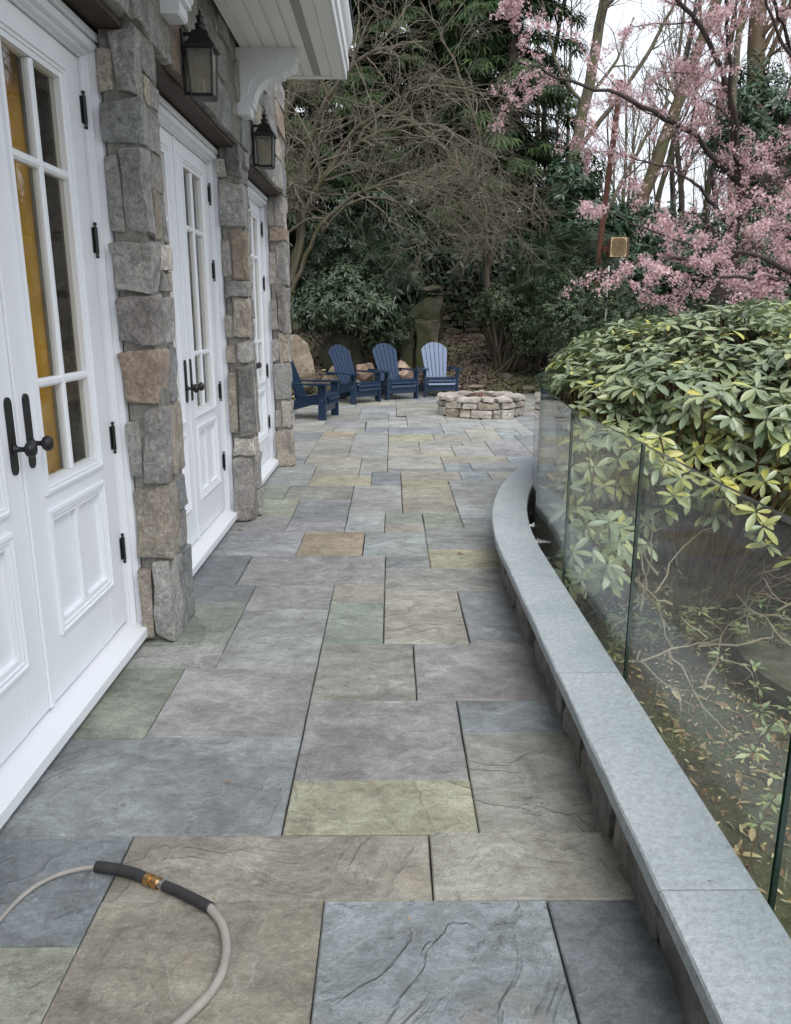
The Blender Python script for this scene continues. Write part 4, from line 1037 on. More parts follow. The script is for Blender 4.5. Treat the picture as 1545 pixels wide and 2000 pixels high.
def unit(v): return v / (np.linalg.norm(v, axis=-1, keepdims=True) + 1e-9)
def in_blob(P, blobs, s_=1.0, skip=-1):
    m = np.zeros(len(P), bool)
    for k, (c, r) in enumerate(blobs):
        if k == skip: continue
        m |= (((P - np.array(c)) / (np.array(r) * s_)) ** 2).sum(1) < 1
    return m
def blob_points(g, blobs, n, lo=.72, hi=1.05, zmin=-9):
    """points through the outer shell of a union of ellipsoids, with outward directions"""
    vol = np.array([r[0] * r[1] + r[1] * r[2] + r[0] * r[2] for c, r in blobs]); vol = vol / vol.sum()
    Ps, Ns = [], []
    for k, (c, r) in enumerate(blobs):
        m = int(n * vol[k] * 1.6) + 4
        d = unit(g.normal(size=(m, 3))); rr_ = g.uniform(lo, hi, size=(m, 1))
        lump = np.array([noise.noise(Vector(q * 2.3 + k * 7.7)) for q in d])[:, None] * .22
        P = np.array(c) + d * np.array(r) * (rr_ + lump); Nn = unit(d / np.array(r))
        keep = ~in_blob(P, blobs, lo * .95, k) & (P[:, 2] > zmin)
        Ps.append(P[keep]); Ns.append(Nn[keep])
    P, Nn = np.concatenate(Ps), np.concatenate(Ns)
    if len(P) > n: i = g.permutation(len(P))[:n]; P, Nn = P[i], Nn[i]
    return P, Nn
def clumps(g, P, Nn, k, size, spread, tmpl, up=.5, jit=.5, el=(-.3, .6), tint=(0, 1), tintp=None):
    """k leaves radiating from every point"""
    n = len(P); ax = unit(Nn + np.array([0, 0, up]) + g.normal(size=(n, 3)) * .25)
    Fm = frames(ax, g.uniform(0, 6.28, n))
    idx = np.repeat(np.arange(n), k); an = np.tile(np.arange(k) * 2 * math.pi / k, n) + g.uniform(-jit, jit, n * k)
    e = g.uniform(el[0], el[1], n * k)
    ld = np.stack([np.cos(an) * np.cos(e), np.sin(an) * np.cos(e), np.sin(e)], -1)
    D = np.einsum('nij,nj->ni', Fm[idx], ld)
    upv = unit(ax[idx] + g.normal(size=(n * k, 3)) * .2)
    Rm = frames_x(D, upv); loc = P[idx] + D * spread + g.normal(size=(n * k, 3)) * spread * .4
    s_ = size * g.uniform(.75, 1.2, n * k)
    tn = np.clip((g.uniform(*tint, n * k) * .5 + np.repeat(g.uniform(*tint, n), k) * .5) if tintp is None else np.repeat(tintp, k) + g.normal(size=n * k) * .13, 0, 1)
    return loc, Rm, s_, tn
def leaf_mesh(name, tmpl, loc, Rm, s_, tn, mat, parent=None, org=(0, 0, 0), stuff=True):
    V, F = scatter(tmpl[0], tmpl[1], loc, Rm, s_)
    o = mk(name, V, F, mat, parent, org=org, tint=np.repeat(tn, len(tmpl[0])), smooth=True)
    if stuff: o['kind'] = 'stuff'
    return o
def curve3(a, b, c, n=6):
    t_ = np.linspace(0, 1, n)[:, None]; a, b, c = map(np.array, (a, b, c)); return (1 - t_) ** 2 * a + 2 * t_ * (1 - t_) * b + t_ ** 2 * c

def sprout(g, parents, per_m, length, ang, up, wander, rr_=.5, rmin=.004, nseg=5, start=.25, bias=(0, 0, 0)):
    """side branches from every parent branch (points, radii)"""
    out = []
    for P, r in parents:
        seg = np.linalg.norm(np.diff(P, axis=0), axis=1); L = seg.sum(); cum = np.concatenate([[0], np.cumsum(seg)])
        n = g.poisson(per_m * L * (1 - start))
        if n == 0: continue
        for s_ in g.uniform(start * L, L * .99, n):
            k = min(max(np.searchsorted(cum, s_) - 1, 0), len(P) - 2); f = (s_ - cum[k]) / max(seg[k], 1e-6)
            p = P[k] + (P[k + 1] - P[k]) * f; rad = r[k] + (r[k + 1] - r[k]) * f
            d0 = unit(P[k + 1] - P[k]); a = R(g.uniform(*ang)); q = unit(np.cross(d0, g.normal(size=3)))
            d = d0 * math.cos(a) + q * math.sin(a) + np.array(bias); d = unit(d)
            ln = g.uniform(*length) * (1 - .35 * s_ / L); pts = [p]; st = ln / nseg
            for _ in range(nseg):
                d = unit(d + g.normal(size=3) * wander + np.array([0, 0, up])); pts.append(pts[-1] + d * st)
            r0 = max(rad * rr_, rmin); out.append((np.array(pts), np.linspace(r0, max(r0 * .4, rmin * .6), nseg + 1)))
    return out
def limb(P, r0, r1, n=5, wob=0.0, g=None):
    Q = np.array([tuple(v) for v in spline(P, n)])
    if wob and g is not None: Q[1:-1] += g.normal(size=(len(Q) - 2, 3)) * wob
    return (Q, np.linspace(r0, r1, len(Q)))
def nsides(r): return 9 if r > .08 else 6 if r > .03 else 4 if r > .012 else 3
def tube_part(name, br, mat, parent, org=(0, 0, 0)):
    V, F0 = [], []; b = 0
    for P, r in br:
        v, f = tube_arrays(P, r, nsides(r[0])); V.append(v); F0.append(f + b); b += len(v)
    return mk(name, np.concatenate(V), np.concatenate(F0), mat, parent, org=org, smooth=True)

# ------------------------------------------------------------------ rhododendron hedge beyond the glass
g = np.random.default_rng(4)
hroot = (2.6, 5.6, -.5)
hedge = thing('rhododendron_hedge', 'large light green rhododendron hedge with yellowing lower leaves behind the glass railing', 'hedge', hroot)
HB = [((2.50, 5.75, .86), (1.30, 1.5, .62)), ((1.58, 5.55, .72), (.62, .9, .40)), ((3.15, 4.95, .90), (1.1, 1.15, .56)), ((3.4, 6.9, .92), (1.8, 1.4, .64)), ((4.6, 5.4, .92), (1.4, 1.5, .62))]
P, Nn = blob_points(g, HB, 6500, .90, 1.05, .36)
keep = (Nn[:, 2] > -.2) & (P[:, 0] > 1.02 + .05 * (P[:, 1] - 4)) & (P[:, 0] < .68 * P[:, 1] + .2) & ((Nn[:, 1] < .55) | (Nn[:, 2] > .5)) & (P[:, 0] > np.where(P[:, 2] > 1.0, .98, 1.13) + .16 * (P[:, 1] - 4.9))
P, Nn = P[keep], Nn[keep]
tp = np.clip(.40 + .13 * g.normal(size=len(P)) + .50 * np.clip((.98 - P[:, 2]) / .4, 0, 1) * g.uniform(.2, 1.0, len(P)), .02, 1)
lo1 = clumps(g, P, Nn, 8, .110, .008, None, .9, .42, (-.45, .42), tintp=tp)
# sparse lower shoots that reach out toward the light
pl = np.stack([g.uniform(1.15, 3.3, 420), g.uniform(3.5, 5.2, 420), g.uniform(.05, .74, 420)], -1); pl[:, 1] += (.75 - pl[:, 2]) * -.2
near = np.stack([g.uniform(1.02, 1.32, 46), g.uniform(3.75, 5.4, 46), g.uniform(-.05, .85, 46)], -1)
skirt = np.stack([g.uniform(1.35, 3.2, 190), g.uniform(4.0, 4.9, 190), g.uniform(.42, .88, 190)], -1); skirt[:, 1] += .25 * (skirt[:, 2] - .6)
pl = np.concatenate([pl, skirt[skirt[:, 1] > 4.85 - .33 * skirt[:, 0]]])
near = near[near[:, 0] > 1.0 + .17 * np.clip(near[:, 1] - 4.6, 0, 9)]
pl = np.concatenate([pl[(pl[:, 1] > 4.75 - .35 * pl[:, 0]) & (g.random(len(pl)) < .25 + .9 * pl[:, 2])], near])
nl = unit(np.stack([-.3 + .2 * g.normal(size=len(pl)), -.9 + .2 * g.normal(size=len(pl)), .5 + .2 * g.normal(size=len(pl))], -1))
lo2 = clumps(g, pl, nl, 7, .105, .008, None, .7, .55, (-.6, .40), tintp=np.clip(g.uniform(.45, .88, len(pl)), 0, 1))
lo2 = list(lo2); k46 = len(near) * 7; lo2[3][-k46:] = np.clip(g.uniform(.25, .75, k46), 0, 1)
loc = np.concatenate([lo1[0], lo2[0]]); Rm = np.concatenate([lo1[1], lo2[1]]); ss = np.concatenate([lo1[2], lo2[2]]); tn = np.concatenate([lo1[3], lo2[3]])
cd = np.linalg.norm(loc - np.array([0, 0, 1.5]), axis=1); vis = (loc[:, 0] / np.maximum(loc[:, 1], .1) < .56)
# the leaves that show largest are leaves of their own, the others one mass
nrm = np.abs(np.einsum('ni,ni->n', Rm[:, :, 2], unit(loc - np.array([0, 0, 1.5]))))
score = np.where(vis, ss * (.35 + nrm) / cd, 0); big = np.argsort(-score)[:300]; rest = np.setdiff1d(np.arange(len(loc)), big)
lmesh = [mesh('leaf', RH_V, RH_F, M['rhodo'], smooth=True, tint=np.full(len(RH_V), (k + .5) / 8)) for k in range(8)]
for i in big:
    o = bpy.data.objects.new('leaf', lmesh[min(7, int(tn[i] * 8))]); col.objects.link(o); o.parent = hedge
    mm = Matrix([list(Rm[i][0]) + [0], list(Rm[i][1]) + [0], list(Rm[i][2]) + [0], [0, 0, 0, 1]]) @ Matrix.Scale(float(ss[i]), 4)
    mm.translation = Vector(loc[i]) - Vector(hroot); o.matrix_local = mm
leaf_mesh('foliage', (RH_V, RH_F), loc[rest], Rm[rest], ss[rest], tn[rest], M['rhodo'], hedge, hroot)
st = []
bases = np.stack([g.uniform(1.5, 4.6, 26), g.uniform(5.0, 6.8, 26), np.full(26, -.55)], -1)
for q in list(P[g.permutation(len(P))[:1100]]) + list(pl):
    b = bases[np.argmin(np.linalg.norm(bases[:, :2] - q[:2], axis=1) + g.uniform(0, .6, 26))]
    mid = b * .45 + q * .55 + np.array([0, 0, -.22]) + g.normal(size=3) * .10
    st.append((curve3(b, mid, q, 7) + np.concatenate([np.zeros((1, 3)), g.normal(size=(5, 3)) * .02, np.zeros((1, 3))]), np.linspace(.013, .004, 7)))
tube_part('stem', st, M['stem'], hedge, hroot)
tw = []
for _ in range(70):
    b = np.array([g.uniform(1.15, 3.6), g.uniform(3.5, 5.0), g.uniform(-.45, .1)]); d = np.array([g.uniform(-.8, .8), g.uniform(-.6, .2), g.uniform(-.05, .45)])
    pts = [b]
    for _k in range(7): d = unit(d + g.normal(size=3) * .35); pts.append(pts[-1] + d * g.uniform(.05, .11))
    tw.append((np.array(pts), np.linspace(g.uniform(.005, .010), .0025, 8)))
tw += sprout(g, tw, 5, (.10, .25), (30, 70), .02, .3, .6, .002, 4)
tube_part('bare_branch', tw, M['paletwig'], hedge, hroot)
# small leafy suckers along the foot of the hedge
sk = []; P_ = []
for _ in range(150):
    x = g.uniform(.98, 3.4); y = g.uniform(2.0, 5.4)
    if y < 4.4 - .2 * x and g.random() > .16: continue
    z_ = ground_z(x, y); h = g.uniform(.12, .55); top = np.array([x + g.normal() * .08, y + g.normal() * .08, z_ + h])
    pth = curve3((x, y, z_ - .02), (x, y, z_ + h * .6), top, 5); sk.append((pth, np.linspace(.004, .002, 5)))
    for t_ in np.linspace(.5, 1, 5): P_.append(pth[int(t_ * 4)])
sucker = thing('leafy_shoots', 'small bright green leafy shoots rising from the soil along the outer foot of the wall', 'shoots', (1.8, 4.0, -.5))
tube_part('stem', sk, M['stem'], sucker, (1.8, 4, -.5))
P_ = np.array(P_); Lc = clumps(g, P_, np.tile([0, 0, 1.0], (len(P_), 1)), 5, .055, .01, None, .3, .5, (-.2, .5), tint=(.35, .8))
leaf_mesh('foliage', (MID_V, MID_F), *Lc, M['rhodo'], sucker, (1.8, 4, -.5))

# ------------------------------------------------------------------ litter, chips and grass
def flat_rot(g, n, tilt=.35): return frames(unit(np.stack([g.normal(size=n) * tilt, g.normal(size=n) * tilt, np.ones(n)], -1)), g.uniform(0, 6.28, n))
xy = []
while len(xy) < 8000:
    x, y = g.uniform(.98, 4.6), g.uniform(.8, 7.5)
    if x > wall_x(y) + .28 and x / max(y, .5) < .75: xy.append((x, y))
xy = np.array(xy); zz = np.array([ground_z(*q) for q in xy]) + .015
leaf_mesh('leaf_litter', (RH_V, RH_F), np.column_stack([xy, zz]), flat_rot(g, len(xy)), np.where(g.random(len(xy)) < .07, g.uniform(.05, .10, len(xy)), g.uniform(.012, .045, len(xy))), g.uniform(0, 1, len(xy)) ** .8, M['litter'])
tag(bpy.data.objects['leaf_litter'], 'brown and straw-coloured dead leaves scattered on the soil beyond the glass', 'leaf litter', kind='stuff')
xy = np.stack([g.uniform(.95, 4.2, 15000), g.uniform(.6, 5.6, 15000)], -1); xy = xy[(xy[:, 0] > .93)]
kp = np.array([noise.noise((q[0] * 1.3, q[1] * 1.3, 3)) > -.06 for q in xy]); xy = xy[kp]
zz = np.array([ground_z(*q) for q in xy])
gl = np.column_stack([xy, zz]); gd = unit(np.stack([g.normal(size=len(xy)), g.normal(size=len(xy)), np.full(len(xy), .55)], -1))
BL_V = np.array([(0, -.03, 0), (.6, -.02, .03), (1, 0, -.12), (.6, .02, .03)]) * np.array([1, 1.1, 1]); BL_F = np.array([(0, 1, 2, 3)])
o = leaf_mesh('dry_grass', (BL_V, BL_F), gl, frames_x(gd, unit(g.normal(size=(len(xy), 3)) + np.array([0, 0, 1]))), g.uniform(.03, .11, len(xy)), g.uniform(0, 1, len(xy)), M['grass'])
tag(o, 'short mossy grass and straw on the soil below the glass', 'grass', kind='stuff')
xy = []
while len(xy) < 9000:
    x, y = g.uniform(-2.6, 6), g.uniform(13, 20)
    if PATIO_R < pit_r(x, y) < 8 and g.random() < 1.2 - pit_r(x, y) * .09: xy.append((x, y))
xy = np.array(xy); zz = np.array([ground_z(*q) for q in xy]) + .012
CH_V = np.array([(-.5, -.16, 0), (.5, -.12, .03), (.45, .15, 0), (-.5, .12, .05)]); CH_F = np.array([(0, 1, 2, 3)])
o = leaf_mesh('bark_mulch', (CH_V, CH_F), np.column_stack([xy, zz]), flat_rot(g, len(xy), .6), g.uniform(.04, .11, len(xy)), g.uniform(0, 1, len(xy)) ** 1.5, M['mulch'])
tag(o, 'dark bark mulch and twigs covering the sloping bed behind the fire pit', 'mulch', kind='stuff')
n = 260; a = g.uniform(R(20), R(160), n); r_ = PATIO_R + g.uniform(.05, 2.6, n); xy = np.stack([PIT[0] + r_ * np.cos(a), PIT[1] + r_ * np.sin(a)], -1)
zz = np.array([ground_z(*q) for q in xy]) + .03
o = leaf_mesh('fallen_leaves', (MID_V, MID_F), np.column_stack([xy, zz]), flat_rot(g, n), g.uniform(.06, .13, n), g.uniform(.1, 1, n), M['litter'])
tag(o, 'scattered tan dead leaves on the mulch bed behind the chairs', 'leaf litter', kind='stuff')
n = 130; xy = np.stack([g.uniform(-1.1, .55, n), g.uniform(1.3, 12, n)], -1); xy = xy[(xy[:, 1] < 8)]
o = leaf_mesh('grit', (CH_V, CH_F), np.column_stack([xy, np.full(len(xy), .004)]), flat_rot(g, len(xy), .2), g.uniform(.004, .013, len(xy)), g.uniform(0, 1, len(xy)), M['litter'])
tag(o, 'tiny bits of grit and bark lying on the pavers', 'grit', kind='stuff')
for q, (x, y, s_, lb) in enumerate(((-.66, 9.75, .07, 'tan curled dead leaf lying on the patio past the doors'), (.42, 4.83, .05, 'dark crumpled dead leaf on the patio near the bend of the wall'), (-1.12, 5.42, .05, 'small dead leaf against the sill of the middle doors'), (-.55, 2.28, .02, 'tiny orange leaf scrap on the blue paver by the first doors'))):
    o = mk('dead_leaf', MID_V * s_ * np.array([1, 1.6, 1.5]) + np.array([x, y, .012]), MID_F, M['litter'], org=(x, y, 0), tint=np.full(len(MID_V), (.85, .1, .2, .3)[q])); tag(o, lb, 'leaf')

# ------------------------------------------------------------------ shrubs
def shrub(name, label, base, blobs, n, k, size, tmpl, mat, seed, up=.5, el=(-.3, .6), stems=8, stem_mat='bark_dark', tint=(0, 1), lo=.6, cat='shrub', group=None):
    g = np.random.default_rng(seed); r = thing(name, label, cat, base, group)
    P, Nn = blob_points(g, blobs, n, lo, 1.08)
    leaf_mesh('foliage', tmpl, *clumps(g, P, Nn, k, size, size * .08, None, up, .5, el, tint), mat, r, base)
    st = []
    for _ in range(stems):
        q = P[g.integers(len(P))]; b = np.array(base) + np.array([g.normal() * .12, g.normal() * .12, -.05])
        st.append((curve3(b, b * .5 + q * .5 + np.array([0, 0, -.1]) + g.normal(size=3) * .12, q, 7), np.linspace(.03, .007, 7)))
    if st: tube_part('stem', st, M[stem_mat], r, base)
    return r
gzv = lambda x, y: (x, y, ground_z(x, y))
shrub('rhododendron', 'dark broad-leaved rhododendron over the boulders behind the navy chairs', gzv(-.9, 16.6), [((-.95, 16.1, 1.72), (.85, .75, .50)), ((-1.55, 16.2, 1.6), (.5, .5, .45)), ((-.35, 16.2, 1.62), (.55, .55, .45)), ((-.9, 16.5, 2.1), (.75, .6, .42))], 900, 7, .135, (MID_V, MID_F), M['darkleaf'], 41, .5, (-.7, .3), 14, tint=(.35, 1))
shrub('evergreen_shrub', 'tall dark evergreen shrub behind the broad-leaved rhododendron', gzv(-.9, 17.8), [((-.95, 17.6, 2.9), (.95, .7, .75)), ((-.3, 17.7, 3.2), (.6, .6, .6)), ((-1.7, 17.7, 2.5), (.6, .6, .6))], 700, 7, .13, (MID_V, MID_F), M['darkleaf'], 42, .4, (-.6, .4), 12, tint=(0, .7))
shrub('small_leaved_shrub', 'low small-leaved shrub between the rhododendron and the upright mossy stones', gzv(.0, 16.6), [((.0, 16.4, 1.15), (.42, .4, .38)), ((-.3, 16.4, 1.0), (.35, .35, .3)), ((.2, 16.7, 1.45), (.3, .3, .25))], 650, 7, .06, (FLAT_V, FLAT_F), M['nandina'], 43, .5, (-.5, .5), 10, tint=(0, .55))
shrub('feathery_shrub', 'feathery grey-green shrub on thin canes right of the dry stone wall', gzv(2.35, 16.9), [((2.3, 16.6, 1.78), (.55, .5, .42)), ((2.75, 16.5, 1.4), (.5, .5, .42)), ((1.95, 16.8, 1.6), (.35, .35, .3)), ((2.9, 16.5, .95), (.4, .4, .35))], 1300, 7, .075, (FLAT_V, FLAT_F), M['nandina'], 44, .5, (-.9, .3), 22, 'bark', (.3, 1))
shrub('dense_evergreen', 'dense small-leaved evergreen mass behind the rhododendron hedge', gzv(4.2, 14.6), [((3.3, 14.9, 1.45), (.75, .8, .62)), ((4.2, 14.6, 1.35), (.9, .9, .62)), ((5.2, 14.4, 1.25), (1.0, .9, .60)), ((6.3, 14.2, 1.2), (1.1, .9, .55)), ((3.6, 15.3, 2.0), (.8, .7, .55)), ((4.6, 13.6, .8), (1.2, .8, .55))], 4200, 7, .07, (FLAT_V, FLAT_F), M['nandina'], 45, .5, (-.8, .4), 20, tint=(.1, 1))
shrub('dense_evergreen', 'dense evergreen mass with arching sprays beside the rusty post', gzv(3.3, 16.6), [((3.25, 16.6, 2.3), (.75, .7, .65)), ((3.9, 16.8, 2.6), (.7, .7, .65)), ((3.1, 17.0, 1.6), (.7, .7, .6))], 330, 6, .30, (FROND_V, FROND_F), M['nandina'], 46, .7, (-.2, .7), 12, tint=(.1, .9))
shrub('mahonia', 'mahonia with arching pinnate leaves above the dark rhododendron', gzv(.0, 17.3), [((-.15, 17.1, 2.55), (.35, .3, .35)), ((-.55, 17.2, 2.9), (.4, .4, .4)), ((.05, 17.0, 2.25), (.22, .25, .25))], 26, 6, .46, (FROND_V, FROND_F), M['darkleaf'], 47, .8, (-.1, .7), 8, tint=(.3, 1), lo=.3)
LAU = [('cherry_laurel', 'glossy cherry laurel mass behind the leaning trunks', 6.2, 20.5, [((5.6, 20, 3.0), (1.3, 1, 1.2)), ((6.9, 20, 2.9), (1.3, 1, 1.1)), ((6.0, 20.5, 2.1), (2.0, 1.2, 1.0))], 61),
       ('cherry_laurel', 'glossy cherry laurel mass behind the pink blossom on the right', 9.2, 20.0, [((8.6, 19.5, 3.1), (1.4, 1, 1.3)), ((10.0, 19.5, 3.6), (1.5, 1, 1.6)), ((9.5, 20, 2.1), (2.2, 1.2, 1.0)), ((11.6, 19.5, 3.5), (1.4, 1.1, 1.8))], 62),
       ('cherry_laurel', 'tall dark laurel beneath the thick leaning trunk', 4.7, 19.5, [((4.6, 19.2, 3.4), (1.0, .9, 1.1)), ((4.2, 19.3, 4.4), (.75, .7, .8)), ((5.2, 19.2, 2.2), (1.2, 1, 1.0))], 63),
       ('holly_tree', 'tall holly with dark glossy leaves rising among the pink blossom', 9.6, 22.0, [((9.2, 21.5, 6.2), (1.1, 1, 1.5)), ((10.4, 21.5, 5.4), (1.2, 1, 1.4))], 64)]
for nm, lb, x, y, bl, sd_ in LAU:
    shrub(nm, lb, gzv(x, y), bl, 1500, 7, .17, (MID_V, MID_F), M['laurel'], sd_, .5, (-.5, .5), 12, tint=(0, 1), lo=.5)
# dark understorey far back so that the wood closes below the crowns; last two added to deepen the shade
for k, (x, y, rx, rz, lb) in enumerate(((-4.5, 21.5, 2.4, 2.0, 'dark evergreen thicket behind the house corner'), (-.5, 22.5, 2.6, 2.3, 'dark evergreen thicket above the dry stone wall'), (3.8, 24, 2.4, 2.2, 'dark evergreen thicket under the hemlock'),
                                        (8.5, 26, 3.2, 2.2, 'dark evergreen thicket behind the leaning trunks'), (14.5, 25, 4, 2.6, 'dark evergreen thicket behind the cherry trees'), (-10, 24, 4, 3, 'dark evergreen thicket behind the house'), (.6, 20.9, 1.5, 1.5, 'added dark evergreen thicket deepening the shade just behind the dry stone wall'), (2.6, 20.6, 1.3, 1.4, 'added dark evergreen thicket deepening the shade between the dry stone wall and the hemlock'))):
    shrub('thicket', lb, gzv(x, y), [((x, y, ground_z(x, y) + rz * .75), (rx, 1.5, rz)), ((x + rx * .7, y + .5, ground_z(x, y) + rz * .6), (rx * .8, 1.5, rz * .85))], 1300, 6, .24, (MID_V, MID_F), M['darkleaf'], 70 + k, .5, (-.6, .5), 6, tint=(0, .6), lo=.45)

# ------------------------------------------------------------------ bare arching trees
def tree(name, label, base, limbs, specs, mat, seed, twig_mat=None, group=None, cat='tree'):
    g = np.random.default_rng(seed); r = thing(name, label, cat, base, group)
    tube_part('trunk', limbs, mat, r, base)
    allb = []; prev = limbs
    for s_ in specs: prev = sprout(g, prev, **s_); allb.append(prev)
    if allb: tube_part('branches', [b for l in allb for b in l], twig_mat or mat, r, base)['kind'] = 'stuff'
    return r, allb, g
b = (-2.25, 17.3, ground_z(-2.25, 17.3) - .1)
g = np.random.default_rng(9)
ml = [limb([b, (-2.2, 17.2, 2.6), (-2.3, 17.1, 4.4), (-1.9, 17, 6.2)], .10, .03, 6, .02, g), limb([(-2.2, 17.2, 1.4), (-1.9, 17.1, 3.4), (-1.5, 16.9, 5.2), (-.6, 16.6, 6.3), (.6, 16.3, 6.5)], .08, .02, 6, .02, g),
      limb([(-2.2, 17.2, 1.2), (-2.5, 17, 3.4), (-2.6, 16.9, 5.4), (-2.4, 16.8, 7)], .07, .02, 6, .02, g), limb([(-2.1, 17.1, 2.2), (-1.5, 16.8, 4.0), (-.4, 16.5, 4.9), (.9, 16.2, 5.0), (2.0, 16, 4.4)], .065, .016, 6, .02, g),
      limb([(-2.1, 17.1, 2.0), (-1.4, 16.8, 3.3), (-.3, 16.5, 4.0), (.9, 16.2, 3.9), (2.2, 16.1, 3.3)], .055, .014, 6, .02, g), limb([(-2.1, 17.2, 2.6), (-1.0, 16.9, 4.8), (.6, 16.7, 5.8), (2.2, 16.5, 5.6)], .05, .014, 6, .02, g),
      limb([(-1.4, 16.8, 3.2), (-.6, 16.1, 3.7), (.4, 15.7, 3.5), (1.2, 15.5, 2.9)], .035, .010, 6, .02, g)]
tree('arching_bare_tree', 'leafless many-stemmed tree with a tangle of fine arching twigs above the chairs', b, ml,
     [dict(per_m=4.6, length=(1.0, 2.2), ang=(25, 70), up=-.02, wander=.16, rr_=.45, rmin=.007, nseg=7, start=.3, bias=(.1, -.1, 0)), dict(per_m=5.4, length=(.5, 1.2), ang=(20, 60), up=-.06, wander=.20, rr_=.6, rmin=.0042, nseg=5, start=.15),
      dict(per_m=7.0, length=(.25, .7), ang=(20, 60), up=-.05, wander=.2, rr_=.7, rmin=.0029, nseg=4, start=.1)], M['bark'], 91, M['twig'])
b = (2.3, 18.6, ground_z(2.3, 18.6) - .1); g = np.random.default_rng(19)
ml = [limb([b, (2.1, 18.4, 2.8), (1.7, 18.1, 4.2), (.8, 17.8, 5.2), (-.4, 17.5, 5.8)], .08, .02, 6, .02, g), limb([(2.15, 18.5, 2.2), (2.2, 18, 3.6), (1.6, 17.4, 4.3), (.6, 16.9, 3.7)], .06, .014, 6, .02, g),
      limb([(2.15, 18.5, 2.4), (2.7, 18, 3.7), (3.0, 17.5, 4.2), (2.9, 17.0, 3.5)], .05, .012, 6, .02, g), limb([(2.1, 18.3, 2.9), (1.9, 18.0, 5.0), (1.3, 17.8, 6.6), (.6, 17.6, 7.6)], .05, .014, 6, .02, g), limb([(2.1, 18.3, 2.6), (2.0, 17.5, 3.7), (1.9, 16.8, 3.8), (1.9, 16.2, 3.1)], .045, .012, 6, .02, g)]
tree('arching_bare_tree', 'leafless arching tree whose twig skirt hangs before the hemlock', b, ml,
     [dict(per_m=4.4, length=(.8, 1.8), ang=(25, 70), up=-.05, wander=.16, rr_=.45, rmin=.006, nseg=7, start=.3), dict(per_m=5.6, length=(.45, 1.1), ang=(20, 60), up=-.09, wander=.20, rr_=.6, rmin=.0045, nseg=5, start=.15),
      dict(per_m=7.0, length=(.25, .6), ang=(20, 60), up=-.06, wander=.2, rr_=.7, rmin=.0028, nseg=4, start=.1)], M['bark'], 92, M['twig'])

# ------------------------------------------------------------------ conifers
def conifer(name, label, base, H, Rr, mat, seed, nb=90, spr=46, z0=.22, size=.42, group=None, droop=-.10, build=True):
    g = np.random.default_rng(seed); r = thing(name, label, 'conifer', base, group); bx, by, bz = base
    limbs = [(np.array([(bx, by, bz - .2), (bx + .05, by, bz + H * .5), (bx, by, bz + H)]), np.array([H * .016, H * .010, .015]))]
    tube_part('trunk', limbs, M['bark_dark'], r, base)
    br = []; locs = []; dirs = []
    for k in range(nb):
        f = z0 + (1 - z0) * (k + g.uniform(0, 1)) / nb; zc = bz + H * f; L = Rr * (1 - (f - z0) / (1 - z0)) ** .75 * g.uniform(.65, 1.1) + .25
        a = g.uniform(0, 6.283); d = np.array([math.cos(a), math.sin(a), .12])
        pts = [np.array([bx, by, zc])]
        for _ in range(5): d = unit(d + np.array([0, 0, droop]) + g.normal(size=3) * .06); pts.append(pts[-1] + d * L / 5)
        pts = np.array(pts); br.append((pts, np.linspace(.028, .006, 6)))
        m = int(spr * L / Rr) + 4; t_ = g.uniform(.03, 1, m) * 4.999; i = t_.astype(int); fr = (t_ - i)[:, None]
        locs.append(pts[i] * (1 - fr) + pts[i + 1] * fr + g.normal(size=(m, 3)) * np.array([.09, .09, .05]) * (L ** .5)); dd = pts[i + 1] - pts[i]
        side = np.cross(unit(dd), np.array([0, 0, 1.0])) * g.choice([-1, 1], m)[:, None]
        dirs.append(unit(unit(dd) * g.uniform(.2, 1, (m, 1)) + side * g.uniform(0, 1, (m, 1)) + np.array([0, 0, -.18])))
    tube_part('branches', br, M['bark_dark'], r, base)['kind'] = 'stuff'
    loc = np.concatenate(locs); D = np.concatenate(dirs); n = len(loc)
    Rm = frames_x(D, unit(np.array([0, 0, 1.0]) + g.normal(size=(n, 3)) * .25))
    leaf_mesh('foliage', (SPRAY_V, SPRAY_F), loc, Rm, size * g.uniform(.6, 1.15, n), g.uniform(0, 1, n), mat, r, base)
    return r
conifer('hemlock', 'dense dark green hemlock standing behind the bare arching trees', (3.05, 22.0, 1.3), 15, 2.5, M['conifer'], 51, 150, 62, .10, .50)
hm = [o for o in bpy.data.objects if o.name.startswith('hemlock')][0]
for (x, y), rz, s_, lb in (((-2.9, 24.0), 1.0, 1.0, 'dense dark hemlock behind the many-stemmed bare tree'), ((-.5, 24.8), 2.2, 1.08, 'dense dark hemlock above the dark rhododendron'), ((1.5, 25.5), 3.4, 1.05, 'dense dark hemlock behind the arching twigs, left of the green one'), ((-5.4, 22.6), 4.0, .95, 'dense dark hemlock hidden mostly by the house corner')):
    c = dup(hm, (x, y, ground_z(x, y) - .1), rz, lb); c.scale = (s_, s_, s_)
cf = conifer('tall_conifer', 'tall thin-crowned dark conifer in the wood behind the house', (-3.4, 27.5, 1.7), 20, 2.6, M['conifer_far'], 52, 150, 62, .10, .40, 'tall conifers in the wood')
for (x, y), rz, s_, lb in (((-.9, 28.5), 1.2, 1.0, 'tall thin-crowned dark conifer rising above the dry stone wall'), ((1.2, 27.0), 2.9, .92, 'tall thin-crowned dark conifer just left of the hemlock'), ((-6.0, 26.0), 4.1, 1.05, 'tall thin-crowned dark conifer behind the stone house'), ((3.9, 29.5), 5.2, .95, 'tall thin-crowned dark conifer behind the hemlock')):
    c = dup(cf, (x, y, ground_z(x, y) - .1), rz, lb); c.scale = (s_, s_, s_ * 1.05)

